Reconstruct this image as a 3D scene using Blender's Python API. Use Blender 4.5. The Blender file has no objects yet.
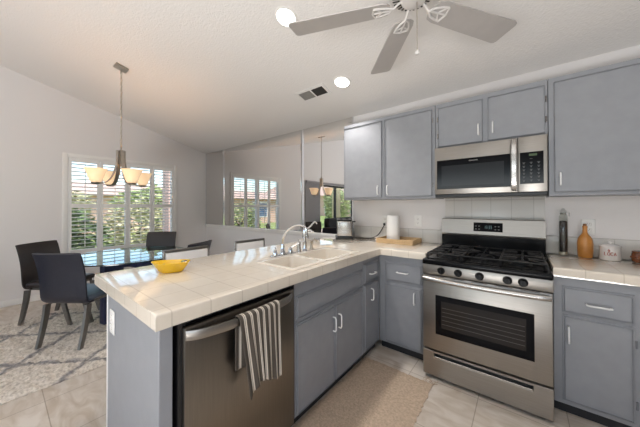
import bpy, bmesh, math, random
from mathutils import Vector, Matrix
random.seed(7)
PI = math.pi
SC = bpy.context.scene
COL = SC.collection

# ------------------------------------------------------------------ camera
YAW, PIT, ROL = .6682, .0076, -.0015
_s, _c = math.sin(YAW), math.cos(YAW)
FW = Vector((-_s*math.cos(PIT), _c*math.cos(PIT), math.sin(PIT)))
RT0 = Vector((_c, _s, 0)); UP0 = RT0.cross(FW)
RT = RT0*math.cos(ROL) + UP0*math.sin(ROL)
UP = UP0*math.cos(ROL) - RT0*math.sin(ROL)
cam = bpy.data.cameras.new('camera')
cam.sensor_width = 36
cam.lens = 36*255.415/640
cam.shift_y = -(213.5-204.5443)/640
cam.clip_start = .02
camo = bpy.data.objects.new('camera', cam)
M = Matrix((RT, UP, -FW)).transposed().to_4x4()
M.translation = Vector((.6101, -2.7994, 1.3124))
camo.matrix_world = M
COL.objects.link(camo)
SC.camera = camo

# ------------------------------------------------------------------ sky, sun, exposure
SC.view_settings.view_transform = 'Standard'
SC.view_settings.look = 'None'
SC.view_settings.exposure = -0.42
SC.view_settings.gamma = 1
SC.cycles.use_denoising = True
SC.cycles.denoising_input_passes = 'RGB_ALBEDO_NORMAL'
SC.cycles.denoising_prefilter = 'ACCURATE'
SC.cycles.max_bounces = 10
SC.cycles.diffuse_bounces = 5
SC.cycles.glossy_bounces = 6
SC.cycles.transparent_max_bounces = 16
SC.cycles.sample_clamp_indirect = 6
SC.cycles.caustics_reflective = False
SC.cycles.caustics_refractive = False
world = bpy.data.worlds.new('sky')
SC.world = world
world.use_nodes = True
wn = world.node_tree.nodes
sky = wn.new('ShaderNodeTexSky')
sky.sky_type = 'NISHITA'
sky.sun_disc = False
sky.sun_elevation = math.radians(58)
sky.sun_rotation = math.radians(90)
sky.air_density = 1.0
sky.dust_density = 2.0
world.node_tree.links.new(sky.outputs[0], wn['Background'].inputs[0])
wn['Background'].inputs[1].default_value = .72
sl = bpy.data.lights.new('sun', 'SUN'); sl.energy = 4.2; sl.angle = .01; sl.color = (1, .95, .86)
so = bpy.data.objects.new('sun', sl); COL.objects.link(so)
so.rotation_euler = (0, math.radians(32), 0)       # shines from +X towards -X, high
def area(name, loc, direction, sx, sy, power, color=(1, 1, 1)):
    l = bpy.data.lights.new(name, 'AREA'); l.shape = 'RECTANGLE'; l.size = sx; l.size_y = sy
    l.energy = power; l.color = color
    o = bpy.data.objects.new(name, l); COL.objects.link(o); o.location = loc
    o.rotation_euler = Vector(direction).to_track_quat('-Z', 'Z').to_euler()
    return o
# added upward fill inside the room behind the camera, standing in for daylight
area('rear_uplight_fill', (.0, -7.0, 2.0), (.0, .25, 1.0), 3.6, 1.4, 190, (.88, .95, 1))
# added upward lamp just above the floor, brightens the ceiling and upper cabinets
area('floor_uplight_fill', (.85, -5.2, .05), (0, 0, 1), 2.4, 1.6, 300, (.96, .98, 1))
area('side_fill', (2.42, -4.9, 1.45), (-1, 0, 0.25), 2.2, 1.9, 2, (.94, .97, 1))  # added weak fill at an unseen opening in the right wall

# ------------------------------------------------------------------ materials
def newmat(name):
    m = bpy.data.materials.new(name); m.use_nodes = True
    return m, m.node_tree.nodes, m.node_tree.links, m.node_tree.nodes['Principled BSDF']
def mat(name, col, rough=.5, metal=0, spec=.5, noise=0, nscale=20, bump=0, bscale=60, coat=0, stretch=None, emit=None, estr=0):
    m, n, l, b = newmat(name)
    b.inputs['Base Color'].default_value = (*col, 1)
    b.inputs['Roughness'].default_value = rough
    b.inputs['Metallic'].default_value = metal
    b.inputs['Specular IOR Level'].default_value = spec
    b.inputs['Coat Weight'].default_value = coat
    tc = n.new('ShaderNodeTexCoord')
    vec = tc.outputs['Object']
    if stretch:
        mp = n.new('ShaderNodeMapping'); mp.inputs['Scale'].default_value = stretch
        l.new(vec, mp.inputs[0]); vec = mp.outputs[0]
    if noise:
        t = n.new('ShaderNodeTexNoise'); t.inputs['Scale'].default_value = nscale; t.inputs['Detail'].default_value = 4
        l.new(vec, t.inputs[0])
        r = n.new('ShaderNodeValToRGB')
        r.color_ramp.elements[0].color = (*[c*(1-noise) for c in col], 1)
        r.color_ramp.elements[1].color = (*[min(1, c*(1+noise)) for c in col], 1)
        r.color_ramp.elements[0].position = .3; r.color_ramp.elements[1].position = .7
        l.new(t.outputs[0], r.inputs[0]); l.new(r.outputs[0], b.inputs['Base Color'])
    if bump:
        t = n.new('ShaderNodeTexNoise'); t.inputs['Scale'].default_value = bscale; t.inputs['Detail'].default_value = 3
        l.new(vec, t.inputs[0])
        bp = n.new('ShaderNodeBump'); bp.inputs['Strength'].default_value = bump; bp.inputs['Distance'].default_value = .01
        l.new(t.outputs[0], bp.inputs['Height']); l.new(bp.outputs[0], b.inputs['Normal'])
    if emit:
        b.inputs['Emission Color'].default_value = (*emit, 1); b.inputs['Emission Strength'].default_value = estr
    return m
def srgb(r, g, b):
    f = lambda v: (v/255/12.92) if v/255 <= .04045 else ((v/255+.055)/1.055)**2.4
    return (f(r), f(g), f(b))
m_walld = mat('wall_low_bounce', srgb(140, 136, 134), .75, bump=.12, bscale=120)  # unseen walls darkened to cut the light they bounce into the kitchen
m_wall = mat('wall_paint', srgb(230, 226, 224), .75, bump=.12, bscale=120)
m_ceil = mat('ceiling_paint', srgb(237, 233, 229), .85, bump=.35, bscale=70)
m_trim = mat('white_trim', srgb(236, 233, 229), .4)
m_shutter = mat('shutter_white', srgb(238, 236, 233), .35)
m_cab = mat('grey_cabinet_paint', srgb(148, 150, 155), .42, noise=.04, nscale=14, bump=.04, bscale=90)
m_cabdark = mat('grey_paint_edge', srgb(118, 120, 126), .5)
m_toe = mat('toe_kick', srgb(40, 40, 43), .6)
m_handle = mat('white_pull', srgb(240, 240, 240), .25)
m_steel = mat('stainless_steel', (.36, .335, .305), .36, 1, noise=.07, nscale=6, stretch=(1, 1, 60), bump=.02, bscale=40)
m_steeld = mat('dark_stainless', (.26, .235, .205), .33, 1, noise=.06, nscale=6, stretch=(60, 60, 1))
m_steelb = mat('polished_steel', (.54, .52, .495), .26, 1)
m_chrome = mat('chrome', (.80, .81, .83), .08, 1)
m_nickel = mat('brushed_nickel', (.48, .43, .37), .28, 1, noise=.08, nscale=30)
m_black = mat('black_enamel', (.004, .004, .005), .22, spec=.16)
m_blackglass = mat('black_glass', (.004, .004, .005), .12, spec=.15)
m_ovenglass = mat('oven_window', (.022, .019, .017), .1, spec=.3)
m_mwglass = mat('microwave_window', (.022, .023, .025), .15, spec=.16)
m_iron = mat('cast_iron', (.008, .008, .009), .34, noise=.3, nscale=90)
m_knob = mat('knob_black', (.004, .004, .004), .3, spec=.15)
m_plastic = mat('black_plastic', (.015, .015, .016), .35)
m_white = mat('white_plastic', srgb(238, 236, 232), .35)
m_sink = mat('sink_enamel', srgb(226, 217, 204), .12, coat=.3)
m_fan = mat('fan_white', srgb(226, 222, 218), .4)
m_blade = mat('fan_blade', srgb(190, 185, 181), .5, noise=.03, nscale=12)
m_towel = mat('paper', srgb(240, 238, 235), .9, bump=.2, bscale=120)
m_bamboo = mat('bamboo', srgb(206, 176, 134), .5, noise=.15, nscale=8, stretch=(2, 2, 40))
m_leather = mat('navy_leather', srgb(36, 38, 50), .36, noise=.12, nscale=60, bump=.06, bscale=200)
m_brown = mat('brown_leather', srgb(46, 38, 36), .38, noise=.12, nscale=60, bump=.06, bscale=200)
m_seat = mat('blue_grey_leather', srgb(74, 84, 98), .34, noise=.1, nscale=60)
m_leg = mat('pewter_metal', srgb(128, 124, 120), .36, .85, noise=.1, nscale=20)
m_navy = mat('navy_lacquer', srgb(52, 54, 84), .35)
m_cream = mat('white_upholstery', srgb(226, 222, 218), .6, bump=.08, bscale=150)
m_mustard = mat('yellow_glaze', srgb(238, 192, 26), .2, coat=.4)
m_orange = mat('ochre_glaze', srgb(196, 132, 62), .3, noise=.12, nscale=18, coat=.3)
m_ceramic = mat('white_glaze', srgb(232, 226, 222), .2, coat=.3)
m_red = mat('red_paint', srgb(186, 92, 78), .4)
m_amber = mat('amber_glass', srgb(120, 62, 22), .12, noise=.35, nscale=40, coat=.5)
m_pepper = mat('dark_beans', srgb(48, 34, 28), .5, noise=.6, nscale=140, bump=.6, bscale=140)
m_sofa = mat('charcoal_fabric', srgb(30, 30, 33), .8, bump=.1, bscale=200)
m_frame = mat('bronze_aluminium', srgb(34, 31, 30), .4, .2)
m_blind = mat('grey_blind', srgb(150, 148, 150), .7)
m_ventdark = mat('vent_dark', srgb(52, 50, 48), .7)
m_ventgrey = mat('vent_grille', srgb(150, 146, 140), .6)
m_bulb = mat('lamp_lens', (1, 1, 1), .4, emit=(1, .96, .9), estr=9)
m_shade = mat('alabaster_shade', srgb(238, 205, 160), .4, noise=.14, nscale=14, emit=(1, .70, .44), estr=.85)
m_clock = mat('display_green', (.01, .02, .01), .3, emit=(.35, .6, .15), estr=.12)
m_print = mat('printed_grey', srgb(104, 104, 104), .5)
m_logo = mat('logo_silver', srgb(170, 168, 165), .4)
m_grass = mat('lawn', srgb(146, 160, 92), .95, noise=.25, nscale=3)
m_path = mat('concrete', srgb(200, 196, 190), .9, noise=.08, nscale=4)
m_stucco = mat('pink_stucco', srgb(206, 172, 156), .9, noise=.06, nscale=5)
m_tan = mat('tan_stucco', srgb(206, 186, 140), .9, noise=.06, nscale=5)
m_rooftile = mat('terracotta_roof', srgb(196, 166, 150), .9, noise=.2, nscale=12)
m_houseglass = mat('house_glass', srgb(70, 96, 130), .1, spec=.8)
m_bark = mat('bark', srgb(96, 78, 62), .9, noise=.3, nscale=20)
def leafmat(name, a, bcol):
    m, n, l, b = newmat(name)
    oi = n.new('ShaderNodeTexNoise'); oi.inputs['Scale'].default_value = 5
    tc = n.new('ShaderNodeTexCoord'); l.new(tc.outputs['Object'], oi.inputs[0])
    r = n.new('ShaderNodeValToRGB'); r.color_ramp.elements[0].color = (*a, 1); r.color_ramp.elements[1].color = (*bcol, 1)
    r.color_ramp.elements[0].position = .35; r.color_ramp.elements[1].position = .65
    l.new(oi.outputs[0], r.inputs[0]); l.new(r.outputs[0], b.inputs['Base Color'])
    b.inputs['Roughness'].default_value = .7
    return m
m_leafd = leafmat('dark_leaves', srgb(64, 82, 48), srgb(116, 134, 84))
m_leafl = leafmat('light_leaves', srgb(126, 146, 92), srgb(188, 194, 136))
m_leafo = leafmat('olive_leaves', srgb(152, 152, 116), srgb(208, 200, 160))

# mirror
m_mirror, _n, _l, _b = newmat('mirror_silver')
_b.inputs['Base Color'].default_value = (.74, .73, .72, 1); _b.inputs['Metallic'].default_value = 1; _b.inputs['Roughness'].default_value = .0
# thin glass: clear pane with a Fresnel reflection
def thinglass(name, tint, ior=1.45):
    m = bpy.data.materials.new(name); m.use_nodes = True
    n, l = m.node_tree.nodes, m.node_tree.links
    n.remove(n['Principled BSDF'])
    t = n.new('ShaderNodeBsdfTransparent'); t.inputs[0].default_value = (*tint, 1)
    g = n.new('ShaderNodeBsdfGlossy'); g.inputs['Roughness'].default_value = .01; g.inputs[0].default_value = (1, 1, 1, 1)
    f = n.new('ShaderNodeFresnel')
    geo = n.new('ShaderNodeNewGeometry'); mi = n.new('ShaderNodeMix'); mi.inputs[2].default_value = ior; mi.inputs[3].default_value = 1/ior
    l.new(geo.outputs['Backfacing'], mi.inputs[0]); l.new(mi.outputs[0], f.inputs[0])
    mx = n.new('ShaderNodeMixShader')
    l.new(f.outputs[0], mx.inputs[0]); l.new(t.outputs[0], mx.inputs[1]); l.new(g.outputs[0], mx.inputs[2])
    l.new(mx.outputs[0], n['Material Output'].inputs[0])
    return m
m_pane = thinglass('window_glass', (.97, .99, .98), 1.25)
m_tableglass = thinglass('table_glass', (.72, .86, .84), 1.6)
m_glassedge = mat('glass_edge', srgb(18, 40, 42), .1, spec=.7)
m_jar = thinglass('jar_glass', (.93, .94, .93), 1.4)

# tiled surfaces (brick texture on object coordinates = world scale)
def tilemat(name, c1, c2, grout, size, off, rough, mortar=.003, noise_amt=.5, nscale=3, h=None, veins=None, axis='XY', coat=0, bump=.25):
    m, n, l, b = newmat(name)
    tc = n.new('ShaderNodeTexCoord')
    sep = n.new('ShaderNodeSeparateXYZ'); l.new(tc.outputs['Object'], sep.inputs[0])
    cmb = n.new('ShaderNodeCombineXYZ')
    l.new(sep.outputs[axis[0]], cmb.inputs[0]); l.new(sep.outputs[axis[1]], cmb.inputs[1])
    mp = n.new('ShaderNodeMapping'); mp.inputs['Location'].default_value = (-off[0], -off[1], 0)
    l.new(cmb.outputs[0], mp.inputs[0])
    br = n.new('ShaderNodeTexBrick'); br.offset = 0; br.squash = 1
    br.inputs['Scale'].default_value = 1
    br.inputs['Brick Width'].default_value = size; br.inputs['Row Height'].default_value = h or size
    br.inputs['Mortar Size'].default_value = mortar; br.inputs['Mortar Smooth'].default_value = .2
    br.inputs['Bias'].default_value = 0
    br.inputs['Color1'].default_value = (*c1, 1); br.inputs['Color2'].default_value = (*c2, 1); br.inputs['Mortar'].default_value = (*grout, 1)
    l.new(mp.outputs[0], br.inputs[0])
    out = br.outputs['Color']
    if veins:
        nz = n.new('ShaderNodeTexNoise'); nz.inputs['Scale'].default_value = nscale; nz.inputs['Detail'].default_value = 6; nz.inputs['Distortion'].default_value = 1.2
        mp2 = n.new('ShaderNodeMapping'); mp2.inputs['Scale'].default_value = (1, 2.6, 1); mp2.inputs['Rotation'].default_value = (0, 0, .5)
        l.new(tc.outputs['Object'], mp2.inputs[0]); l.new(mp2.outputs[0], nz.inputs[0])
        rp = n.new('ShaderNodeValToRGB'); rp.color_ramp.elements[0].color = (*veins, 1); rp.color_ramp.elements[1].color = (1, 1, 1, 1)
        rp.color_ramp.elements[0].position = .32; rp.color_ramp.elements[1].position = .62
        l.new(nz.outputs[0], rp.inputs[0])
        mx = n.new('ShaderNodeMix'); mx.data_type = 'RGBA'; mx.blend_type = 'MULTIPLY'; mx.inputs[0].default_value = noise_amt
        l.new(out, mx.inputs[6]); l.new(rp.outputs[0], mx.inputs[7]); out = mx.outputs[2]
    l.new(out, b.inputs['Base Color'])
    b.inputs['Roughness'].default_value = rough
    b.inputs['Coat Weight'].default_value = coat
    if bump:
        inv = n.new('ShaderNodeMath'); inv.operation = 'SUBTRACT'; inv.inputs[0].default_value = 1
        l.new(br.outputs['Fac'], inv.inputs[1])
        bp = n.new('ShaderNodeBump'); bp.inputs['Strength'].default_value = bump; bp.inputs['Distance'].default_value = .002
        l.new(inv.outputs[0], bp.inputs['Height']); l.new(bp.outputs[0], b.inputs['Normal'])
    return m
m_counter = tilemat('counter_tile', srgb(232, 222, 207), srgb(229, 218, 203), srgb(212, 200, 184), .15, (-.445-1.5, -2.40-.15), .07, .0025, .18, 5, veins=(.86, .80, .74), coat=.6, bump=.12)
m_floor = tilemat('travertine_tile', srgb(220, 210, 199), srgb(213, 202, 190), srgb(178, 165, 150), .458, (.369-.458*12, -2.59-.458*10), .34, .003, .8, 4.0, veins=(.70, .63, .54))
m_splash = tilemat('backsplash_tile', srgb(222, 218, 212), srgb(219, 215, 209), srgb(192, 187, 180), .15, (.09-1.5, .77), .22, .002, 0, axis='XZ', h=.30)

# ------------------------------------------------------------------ mesh helpers
class MB:
    def __init__(s): s.bm = bmesh.new()
    def box(s, x0, x1, y0, y1, z0, z1, bev=0, seg=2, rot=None, piv=None):
        vs = [s.bm.verts.new((x, y, z)) for x in (x0, x1) for y in (y0, y1) for z in (z0, z1)]
        F = [(0, 1, 3, 2), (4, 6, 7, 5), (0, 4, 5, 1), (2, 3, 7, 6), (0, 2, 6, 4), (1, 5, 7, 3)]
        fs = [s.bm.faces.new([vs[i] for i in f]) for f in F]
        if bev:
            es = list({e for f in fs for e in f.edges})
            r = bmesh.ops.bevel(s.bm, geom=es, offset=bev, segments=seg, profile=.5, affect='EDGES')
            vs = list({v for v in r['verts']} | {v for v in vs if v.is_valid})
        if rot is not None:
            bmesh.ops.rotate(s.bm, verts=vs, cent=piv or ((x0+x1)/2, (y0+y1)/2, (z0+z1)/2), matrix=rot)
        return vs
    def lathe(s, prof, c=(0, 0, 0), n=24, M=None, sx=1, sy=1):
        rings = []; new = []
        for r, z in prof:
            if r < 1e-6:
                v = s.bm.verts.new((c[0], c[1], c[2]+z)); rings.append([v]); new.append(v)
            else:
                ring = [s.bm.verts.new((c[0]+r*sx*math.cos(2*PI*i/n), c[1]+r*sy*math.sin(2*PI*i/n), c[2]+z)) for i in range(n)]
                rings.append(ring); new += ring
        for a, b in zip(rings, rings[1:]):
            for i in range(n):
                j = (i+1) % n
                if len(a) == 1 and len(b) == 1: continue
                if len(a) == 1: s.bm.faces.new((a[0], b[j], b[i]))
                elif len(b) == 1: s.bm.faces.new((a[i], a[j], b[0]))
                else: s.bm.faces.new((a[i], a[j], b[j], b[i]))
        if len(rings[0]) > 1: s.bm.faces.new(rings[0][::-1])
        if len(rings[-1]) > 1: s.bm.faces.new(rings[-1])
        if M is not None: bmesh.ops.transform(s.bm, matrix=M, verts=new)
        return new
    def cyl(s, p0, p1, r, r1=None, n=16):
        p0, p1 = Vector(p0), Vector(p1); d = p1-p0
        Q = d.to_track_quat('Z', 'Y').to_matrix().to_4x4(); Q.translation = p0
        return s.lathe([(r, 0), (r1 if r1 is not None else r, d.length)], n=n, M=Q)
    def tube(s, pts, r, n=8, closed=False):
        pts = [Vector(p) for p in pts]; rings = []
        rad = r if isinstance(r, (list, tuple)) else [r]*len(pts)
        up = None
        for i, p in enumerate(pts):
            if closed: t = pts[(i+1) % len(pts)]-pts[i-1]
            else: t = pts[min(i+1, len(pts)-1)]-pts[max(i-1, 0)]
            t.normalize()
            if up is None:
                up = Vector((0, 0, 1)) if abs(t.z) < .9 else Vector((1, 0, 0))
            sd = t.cross(up).normalized(); up = sd.cross(t).normalized()
            rings.append([s.bm.verts.new(p+sd*rad[i]*math.cos(2*PI*k/n)+up*rad[i]*math.sin(2*PI*k/n)) for k in range(n)])
        pr = list(zip(rings, rings[1:]))
        if closed: pr.append((rings[-1], rings[0]))
        for a, b in pr:
            for k in range(n):
                s.bm.faces.new((a[k], a[(k+1) % n], b[(k+1) % n], b[k]))
        if not closed:
            s.bm.faces.new(rings[0][::-1]); s.bm.faces.new(rings[-1])
    def sweep(s, sections):
        """skin closed rings of equal count"""
        rings = [[s.bm.verts.new(p) for p in sec] for sec in sections]
        n = len(rings[0])
        for a, b in zip(rings, rings[1:]):
            for k in range(n): s.bm.faces.new((a[k], a[(k+1) % n], b[(k+1) % n], b[k]))
        s.bm.faces.new(rings[0][::-1]); s.bm.faces.new(rings[-1])
    def prism(s, poly, z0, z1, f=None):
        f = f or (lambda a, b, c: (a, b, c))
        A = [s.bm.verts.new(f(x, y, z0)) for x, y in poly]; B = [s.bm.verts.new(f(x, y, z1)) for x, y in poly]
        n = len(poly)
        s.bm.faces.new(A[::-1]); s.bm.faces.new(B)
        for i in range(n): s.bm.faces.new((A[i], A[(i+1) % n], B[(i+1) % n], B[i]))
        return A+B
    def cells(s, us, vs, filled, w0, w1, f, bevtop=0, seg=3):
        """solid slab made from a grid of cells: filled(i,j); f maps (u,v,w)->xyz"""
        V = {}
        def vert(i, j, k):
            if (i, j, k) not in V: V[(i, j, k)] = s.bm.verts.new(f(us[i], vs[j], (w0, w1)[k]))
            return V[(i, j, k)]
        nu, nv = len(us)-1, len(vs)-1
        on = lambda i, j: 0 <= i < nu and 0 <= j < nv and filled(i, j)
        tops, rim = [], []
        for i in range(nu):
            for j in range(nv):
                if not on(i, j): continue
                tops.append(s.bm.faces.new([vert(i, j, 1), vert(i+1, j, 1), vert(i+1, j+1, 1), vert(i, j+1, 1)]))
                s.bm.faces.new([vert(i, j, 0), vert(i, j+1, 0), vert(i+1, j+1, 0), vert(i+1, j, 0)])
                for (di, dj, a, b) in ((-1, 0, (i, j+1), (i, j)), (1, 0, (i+1, j), (i+1, j+1)), (0, -1, (i, j), (i+1, j)), (0, 1, (i+1, j+1), (i, j+1))):
                    if not on(i+di, j+dj):
                        fc = s.bm.faces.new([vert(*a, 0), vert(*b, 0), vert(*b, 1), vert(*a, 1)])
                        for e in fc.edges:
                            if {e.verts[0], e.verts[1]} == {vert(*a, 1), vert(*b, 1)}: rim.append(e)
        if bevtop:
            bmesh.ops.bevel(s.bm, geom=list(set(rim)), offset=bevtop, segments=seg, profile=.5, affect='EDGES')
    def build(s, name, m, parent=None, world=True, smooth=True, angle=35):
        me = bpy.data.meshes.new(name)
        bmesh.ops.recalc_face_normals(s.bm, faces=s.bm.faces)
        if parent is not None and world:
            o = org(parent); bmesh.ops.translate(s.bm, verts=s.bm.verts, vec=(-o[0], -o[1], -o[2]))
        s.bm.to_mesh(me); s.bm.free()
        for mm in (m if isinstance(m, (list, tuple)) else [m]): me.materials.append(mm)
        if smooth:
            me.polygons.foreach_set('use_smooth', [True]*len(me.polygons))
            try: me.set_sharp_from_angle(angle=math.radians(angle))
            except Exception: pass
        ob = bpy.data.objects.new(name, me); COL.objects.link(ob)
        if parent is not None: ob.parent = parent
        return ob
def org(o):
    v = Vector((0, 0, 0))
    while o is not None:
        v += o.location; o = o.parent
    return v
def thing(name, label, cat, loc, rz=0, group=None):
    o = bpy.data.objects.new(name, None); COL.objects.link(o); o.empty_display_size = .05
    o.location = loc; o.rotation_euler = (0, 0, rz)
    o['label'] = label; o['category'] = cat
    if group: o['group'] = group
    return o
def tag(o, label, cat, group=None):
    o['label'] = label; o['category'] = cat
    if group: o['group'] = group
    return o
def struct(name, mb, m, parent=None, **k):
    o = mb.build(name, m, parent, **k)
    if parent is None: o['kind'] = 'structure'
    return o
def sempty(name, loc):
    o = bpy.data.objects.new(name, None); COL.objects.link(o); o.location = loc; o['kind'] = 'structure'; o.empty_display_size = .05
    return o
def rect_mb(*a, **k):
    b = MB(); b.box(*a, **k); return b
def dup(root, loc, rz, label):
    r = root.copy(); COL.objects.link(r); r.location = loc; r.rotation_euler = (0, 0, rz); r['label'] = label
    for ch in list(root.children):
        c = ch.copy(); COL.objects.link(c); c.parent = r
        for g in list(ch.children):
            d = g.copy(); COL.objects.link(d); d.parent = c
    return r

# ------------------------------------------------------------------ room shell
XW, XR, YB = -4.729, 2.30, -9.00          # window wall, right wall, rear wall
ZC, SL = 2.448, .2587                     # ceiling height over the range wall, slope
zc = lambda y: ZC - SL*y
struct('floor', rect_mb(XW-.1, XR+.1, YB-.1, .1, -.1, 0), m_floor, smooth=False)
b = MB(); b.prism([(.12, zc(.12)), (YB-.12, zc(YB-.12)), (YB-.12, zc(YB-.12)+.12), (.12, zc(.12)+.12)], XW-.12, XR+.12, lambda y, z, x: (x, y, z))
struct('ceiling', b, m_ceil, smooth=False)
struct('wall_back', rect_mb(XW-.1, XR+.1, 0, .1, 0, ZC+.01), m_wall, smooth=False)
# window wall with its window and the sliding door opening
WY0, WY1, WZ0, WZ1 = -2.14, -.65, .585, 2.065
DY0, DY1, DZ1 = -6.15, -3.30, 2.06
ys = [YB, DY0, DY1, WY0, WY1, -.0005]; zs = [0, WZ0, DZ1, WZ1, ZC-.01]
def wl(i, j):
    if ys[i] == DY0 and j < 2: return False
    if ys[i] == WY0 and j in (1, 2): return False
    return True
b = MB(); b.cells(ys, zs, wl, XW-.12, XW, lambda u, v, w: (w, u, v))
b.prism([(-.0005, ZC-.01), (YB, ZC-.01), (YB, zc(YB)+.01), (-.0005, zc(0)+.01)], XW-.12, XW, lambda y, z, x: (x, y, z))
struct('wall_left', b, m_wall, smooth=False)
# rear wall with a wide window behind the camera
xs = [XW, -3.5, 1.1, XR]; zs = [0, .25, 2.7, 4.6]
b = MB(); b.cells(xs, zs, lambda i, j: not (i == 1 and j == 1), YB-.1, YB, lambda u, v, w: (u, w, v))
b.box(XW, XR, YB-.1, YB, 4.6, zc(YB)+.01)
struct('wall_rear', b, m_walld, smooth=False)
ys2 = [YB, -6.0, -3.8, 0]; zs2 = [0, .5, 2.4]
b = MB(); b.cells(ys2, zs2, lambda i, j: not (i == 1 and j == 1), XR, XR+.1, lambda u, v, w: (w, u, v))
b.prism([(0, 2.4), (YB, 2.4), (YB, zc(YB)+.01), (0, zc(0)+.01)], XR, XR+.1, lambda y, z, x: (x, y, z))
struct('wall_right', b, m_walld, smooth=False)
# baseboards on the window wall and the mirror wall
b = MB(); b.box(XW, XW+.014, DY1+.06, -.001, 0, .08, .004); struct('baseboard_left', b, m_trim)
b = MB(); b.box(XW+.016, -1.32, -.014, -.0005, 0, .08, .004); struct('baseboard_back', b, m_trim)

# ------------------------------------------------------------------ window with plantation shutters
w1 = sempty('window_1', (XW, (WY0+WY1)/2, WZ0))
b = MB()
for (y0, y1, z0, z1) in ((WY0-.058, WY0+.004, WZ0-.065, WZ1+.055), (WY1-.004, WY1+.058, WZ0-.065, WZ1+.055)):
    b.box(XW-.02, XW+.012, y0, y1, z0, z1, .006)
b.box(XW-.02, XW+.012, WY0+.004, WY1-.004, WZ1-.004, WZ1+.055, .006)
b.box(XW-.02, XW+.02, WY0+.004, WY1-.004, WZ0-.065, WZ0+.004, .006)
b.build('window_frame', m_trim, w1)
b = MB()
b.box(XW-.10, XW-.094, WY0, WY1, WZ0, WZ1); b.build('window_pane', m_pane, w1)
b = MB()
ym = (WY0+WY1)/2
b.box(XW-.105, XW-.06, ym-.02, ym+.02, WZ0, WZ1)
for (a, c) in ((WY0, WY0+.025), (WY1-.025, WY1)): b.box(XW-.105, XW-.06, a, c, WZ0, WZ1)
b.box(XW-.105, XW-.06, WY0, WY1, WZ0, WZ0+.025); b.box(XW-.105, XW-.06, WY0, WY1, WZ1-.025, WZ1)
b.build('window_sash', m_trim, w1)
NP = 4; pw = (WY1-WY0-.012)/NP
for k in range(NP):
    y0 = WY0+.006+k*pw+.002; y1 = y0+pw-.004
    f = MB(); st = .036; x0, x1 = XW-.014, XW+.016
    for (a, c) in ((y0, y0+st), (y1-st, y1)): f.box(x0, x1, a, c, WZ0+.006, WZ1-.006, .003, 1)
    zr = ((WZ0+.006, WZ0+.075), (1.295, 1.36), (WZ1-.07, WZ1-.006))
    for (a, c) in zr: f.box(x0, x1, y0+st, y1-st, a, c, .003, 1)
    sh = f.build('shutter_panel', m_shutter, w1)
    lv = MB()
    for (za, zb) in ((zr[0][1], zr[1][0]), (zr[1][1], zr[2][0])):
        nl = int(round((zb-za)/.058)); pt = (zb-za)/nl
        for q in range(nl):
            zz = za+pt*(q+.5)
            lv.box((x0+x1)/2-.031, (x0+x1)/2+.031, y0+st+.001, y1-st-.001, zz-.0045, zz+.0045, .004, 2, rot=Matrix.Rotation(math.radians(-7), 3, 'Y'))
    lv.build('louvers', m_shutter, sh)
    rd = MB()
    for (za, zb) in ((zr[0][1]+.03, zr[1][0]-.03), (zr[1][1]+.03, zr[2][0]-.03)):
        rd.box(x1+.020, x1+.029, (y0+y1)/2-.005, (y0+y1)/2+.005, za, zb, .002, 1)
    rd.build('tilt_rod', m_shutter, sh)

# ------------------------------------------------------------------ sliding door (seen in the mirror)
d1 = sempty('door_1', (XW, (DY0+DY1)/2, 0))
b = MB()
b.box(XW-.09, XW-.02, DY0, DY0+.05, 0, DZ1); b.box(XW-.09, XW-.02, DY1-.05, DY1, 0, DZ1)
b.box(XW-.09, XW-.02, DY0+.05, DY1-.05, DZ1-.06, DZ1); b.box(XW-.09, XW-.02, DY0+.05, DY1-.05, 0, .03)
b.build('door_frame', m_frame, d1)
b = MB(); b.box(XW-.085, XW-.03, -4.99, -4.89, .03, DZ1-.06); b.build('door_stile', m_frame, d1)
b = MB(); b.box(XW-.06, XW-.054, DY0+.05, DY1-.05, .03, DZ1-.06); b.build('door_pane', m_pane, d1)
t = thing('vertical_blinds', 'grey vertical blinds drawn to one side of the sliding door in the mirror', 'blinds', (XW+.06, -3.6, 0))
b = MB(); b.box(XW+.03, XW+.09, DY0, DY1+.1, 2.07, 2.13, .005); b.build('headrail', m_blind, t)
for k in range(11):
    y = -3.24-.062*k
    b = MB(); b.box(XW+.055, XW+.058, y-.044, y+.044, .03, 2.065, rot=Matrix.Rotation(math.radians(22), 3, 'Z')); b.build('slat', m_blind, t)

# ------------------------------------------------------------------ mirror wall
LZ = .945
b = MB(); b.box(XW, -1.30, -.028, 0, LZ-.035, LZ, .006); b.box(XW, -1.30, -.016, 0, LZ-.06, LZ-.035, .004)
struct('trim_1', b, m_trim)
b = MB(); b.box(-1.30, -1.05, -.02, 0, .9335, LZ, .003); struct('trim_2', b, m_trim)
mirs = ((XW+.004, -4.03, 'narrow mirror panel in the corner beside the window wall'), (-4.025, -1.935, 'wide wall mirror panel reflecting the shuttered window'), (-1.92, -1.052, 'wall mirror panel beside the wall cabinets reflecting the chandelier'))
for i, (x0, x1, lab) in enumerate(mirs):
    z1 = ZC-.001
    t = thing('wall_mirror', lab, 'mirror', ((x0+x1)/2, -.003, LZ+.001), group='mirror panels over the ledge')
    b = MB(); b.box(x0, x1, -.008, -.002, LZ+.001, z1); b.build('mirror_glass', m_mirror, t, smooth=False)
    BVL = .026
    for xa in (x0, x1-BVL):
        dp = (-.0088, -.0135) if xa > x0 else (-.0135, -.0088)
        b = MB(); b.prism([(xa, -.0082), (xa+BVL, -.0082), (xa+BVL, dp[1]), (xa, dp[0])], LZ+.001, z1-.003); b.build('edge_strip', m_chrome, t, smooth=False)

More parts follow.
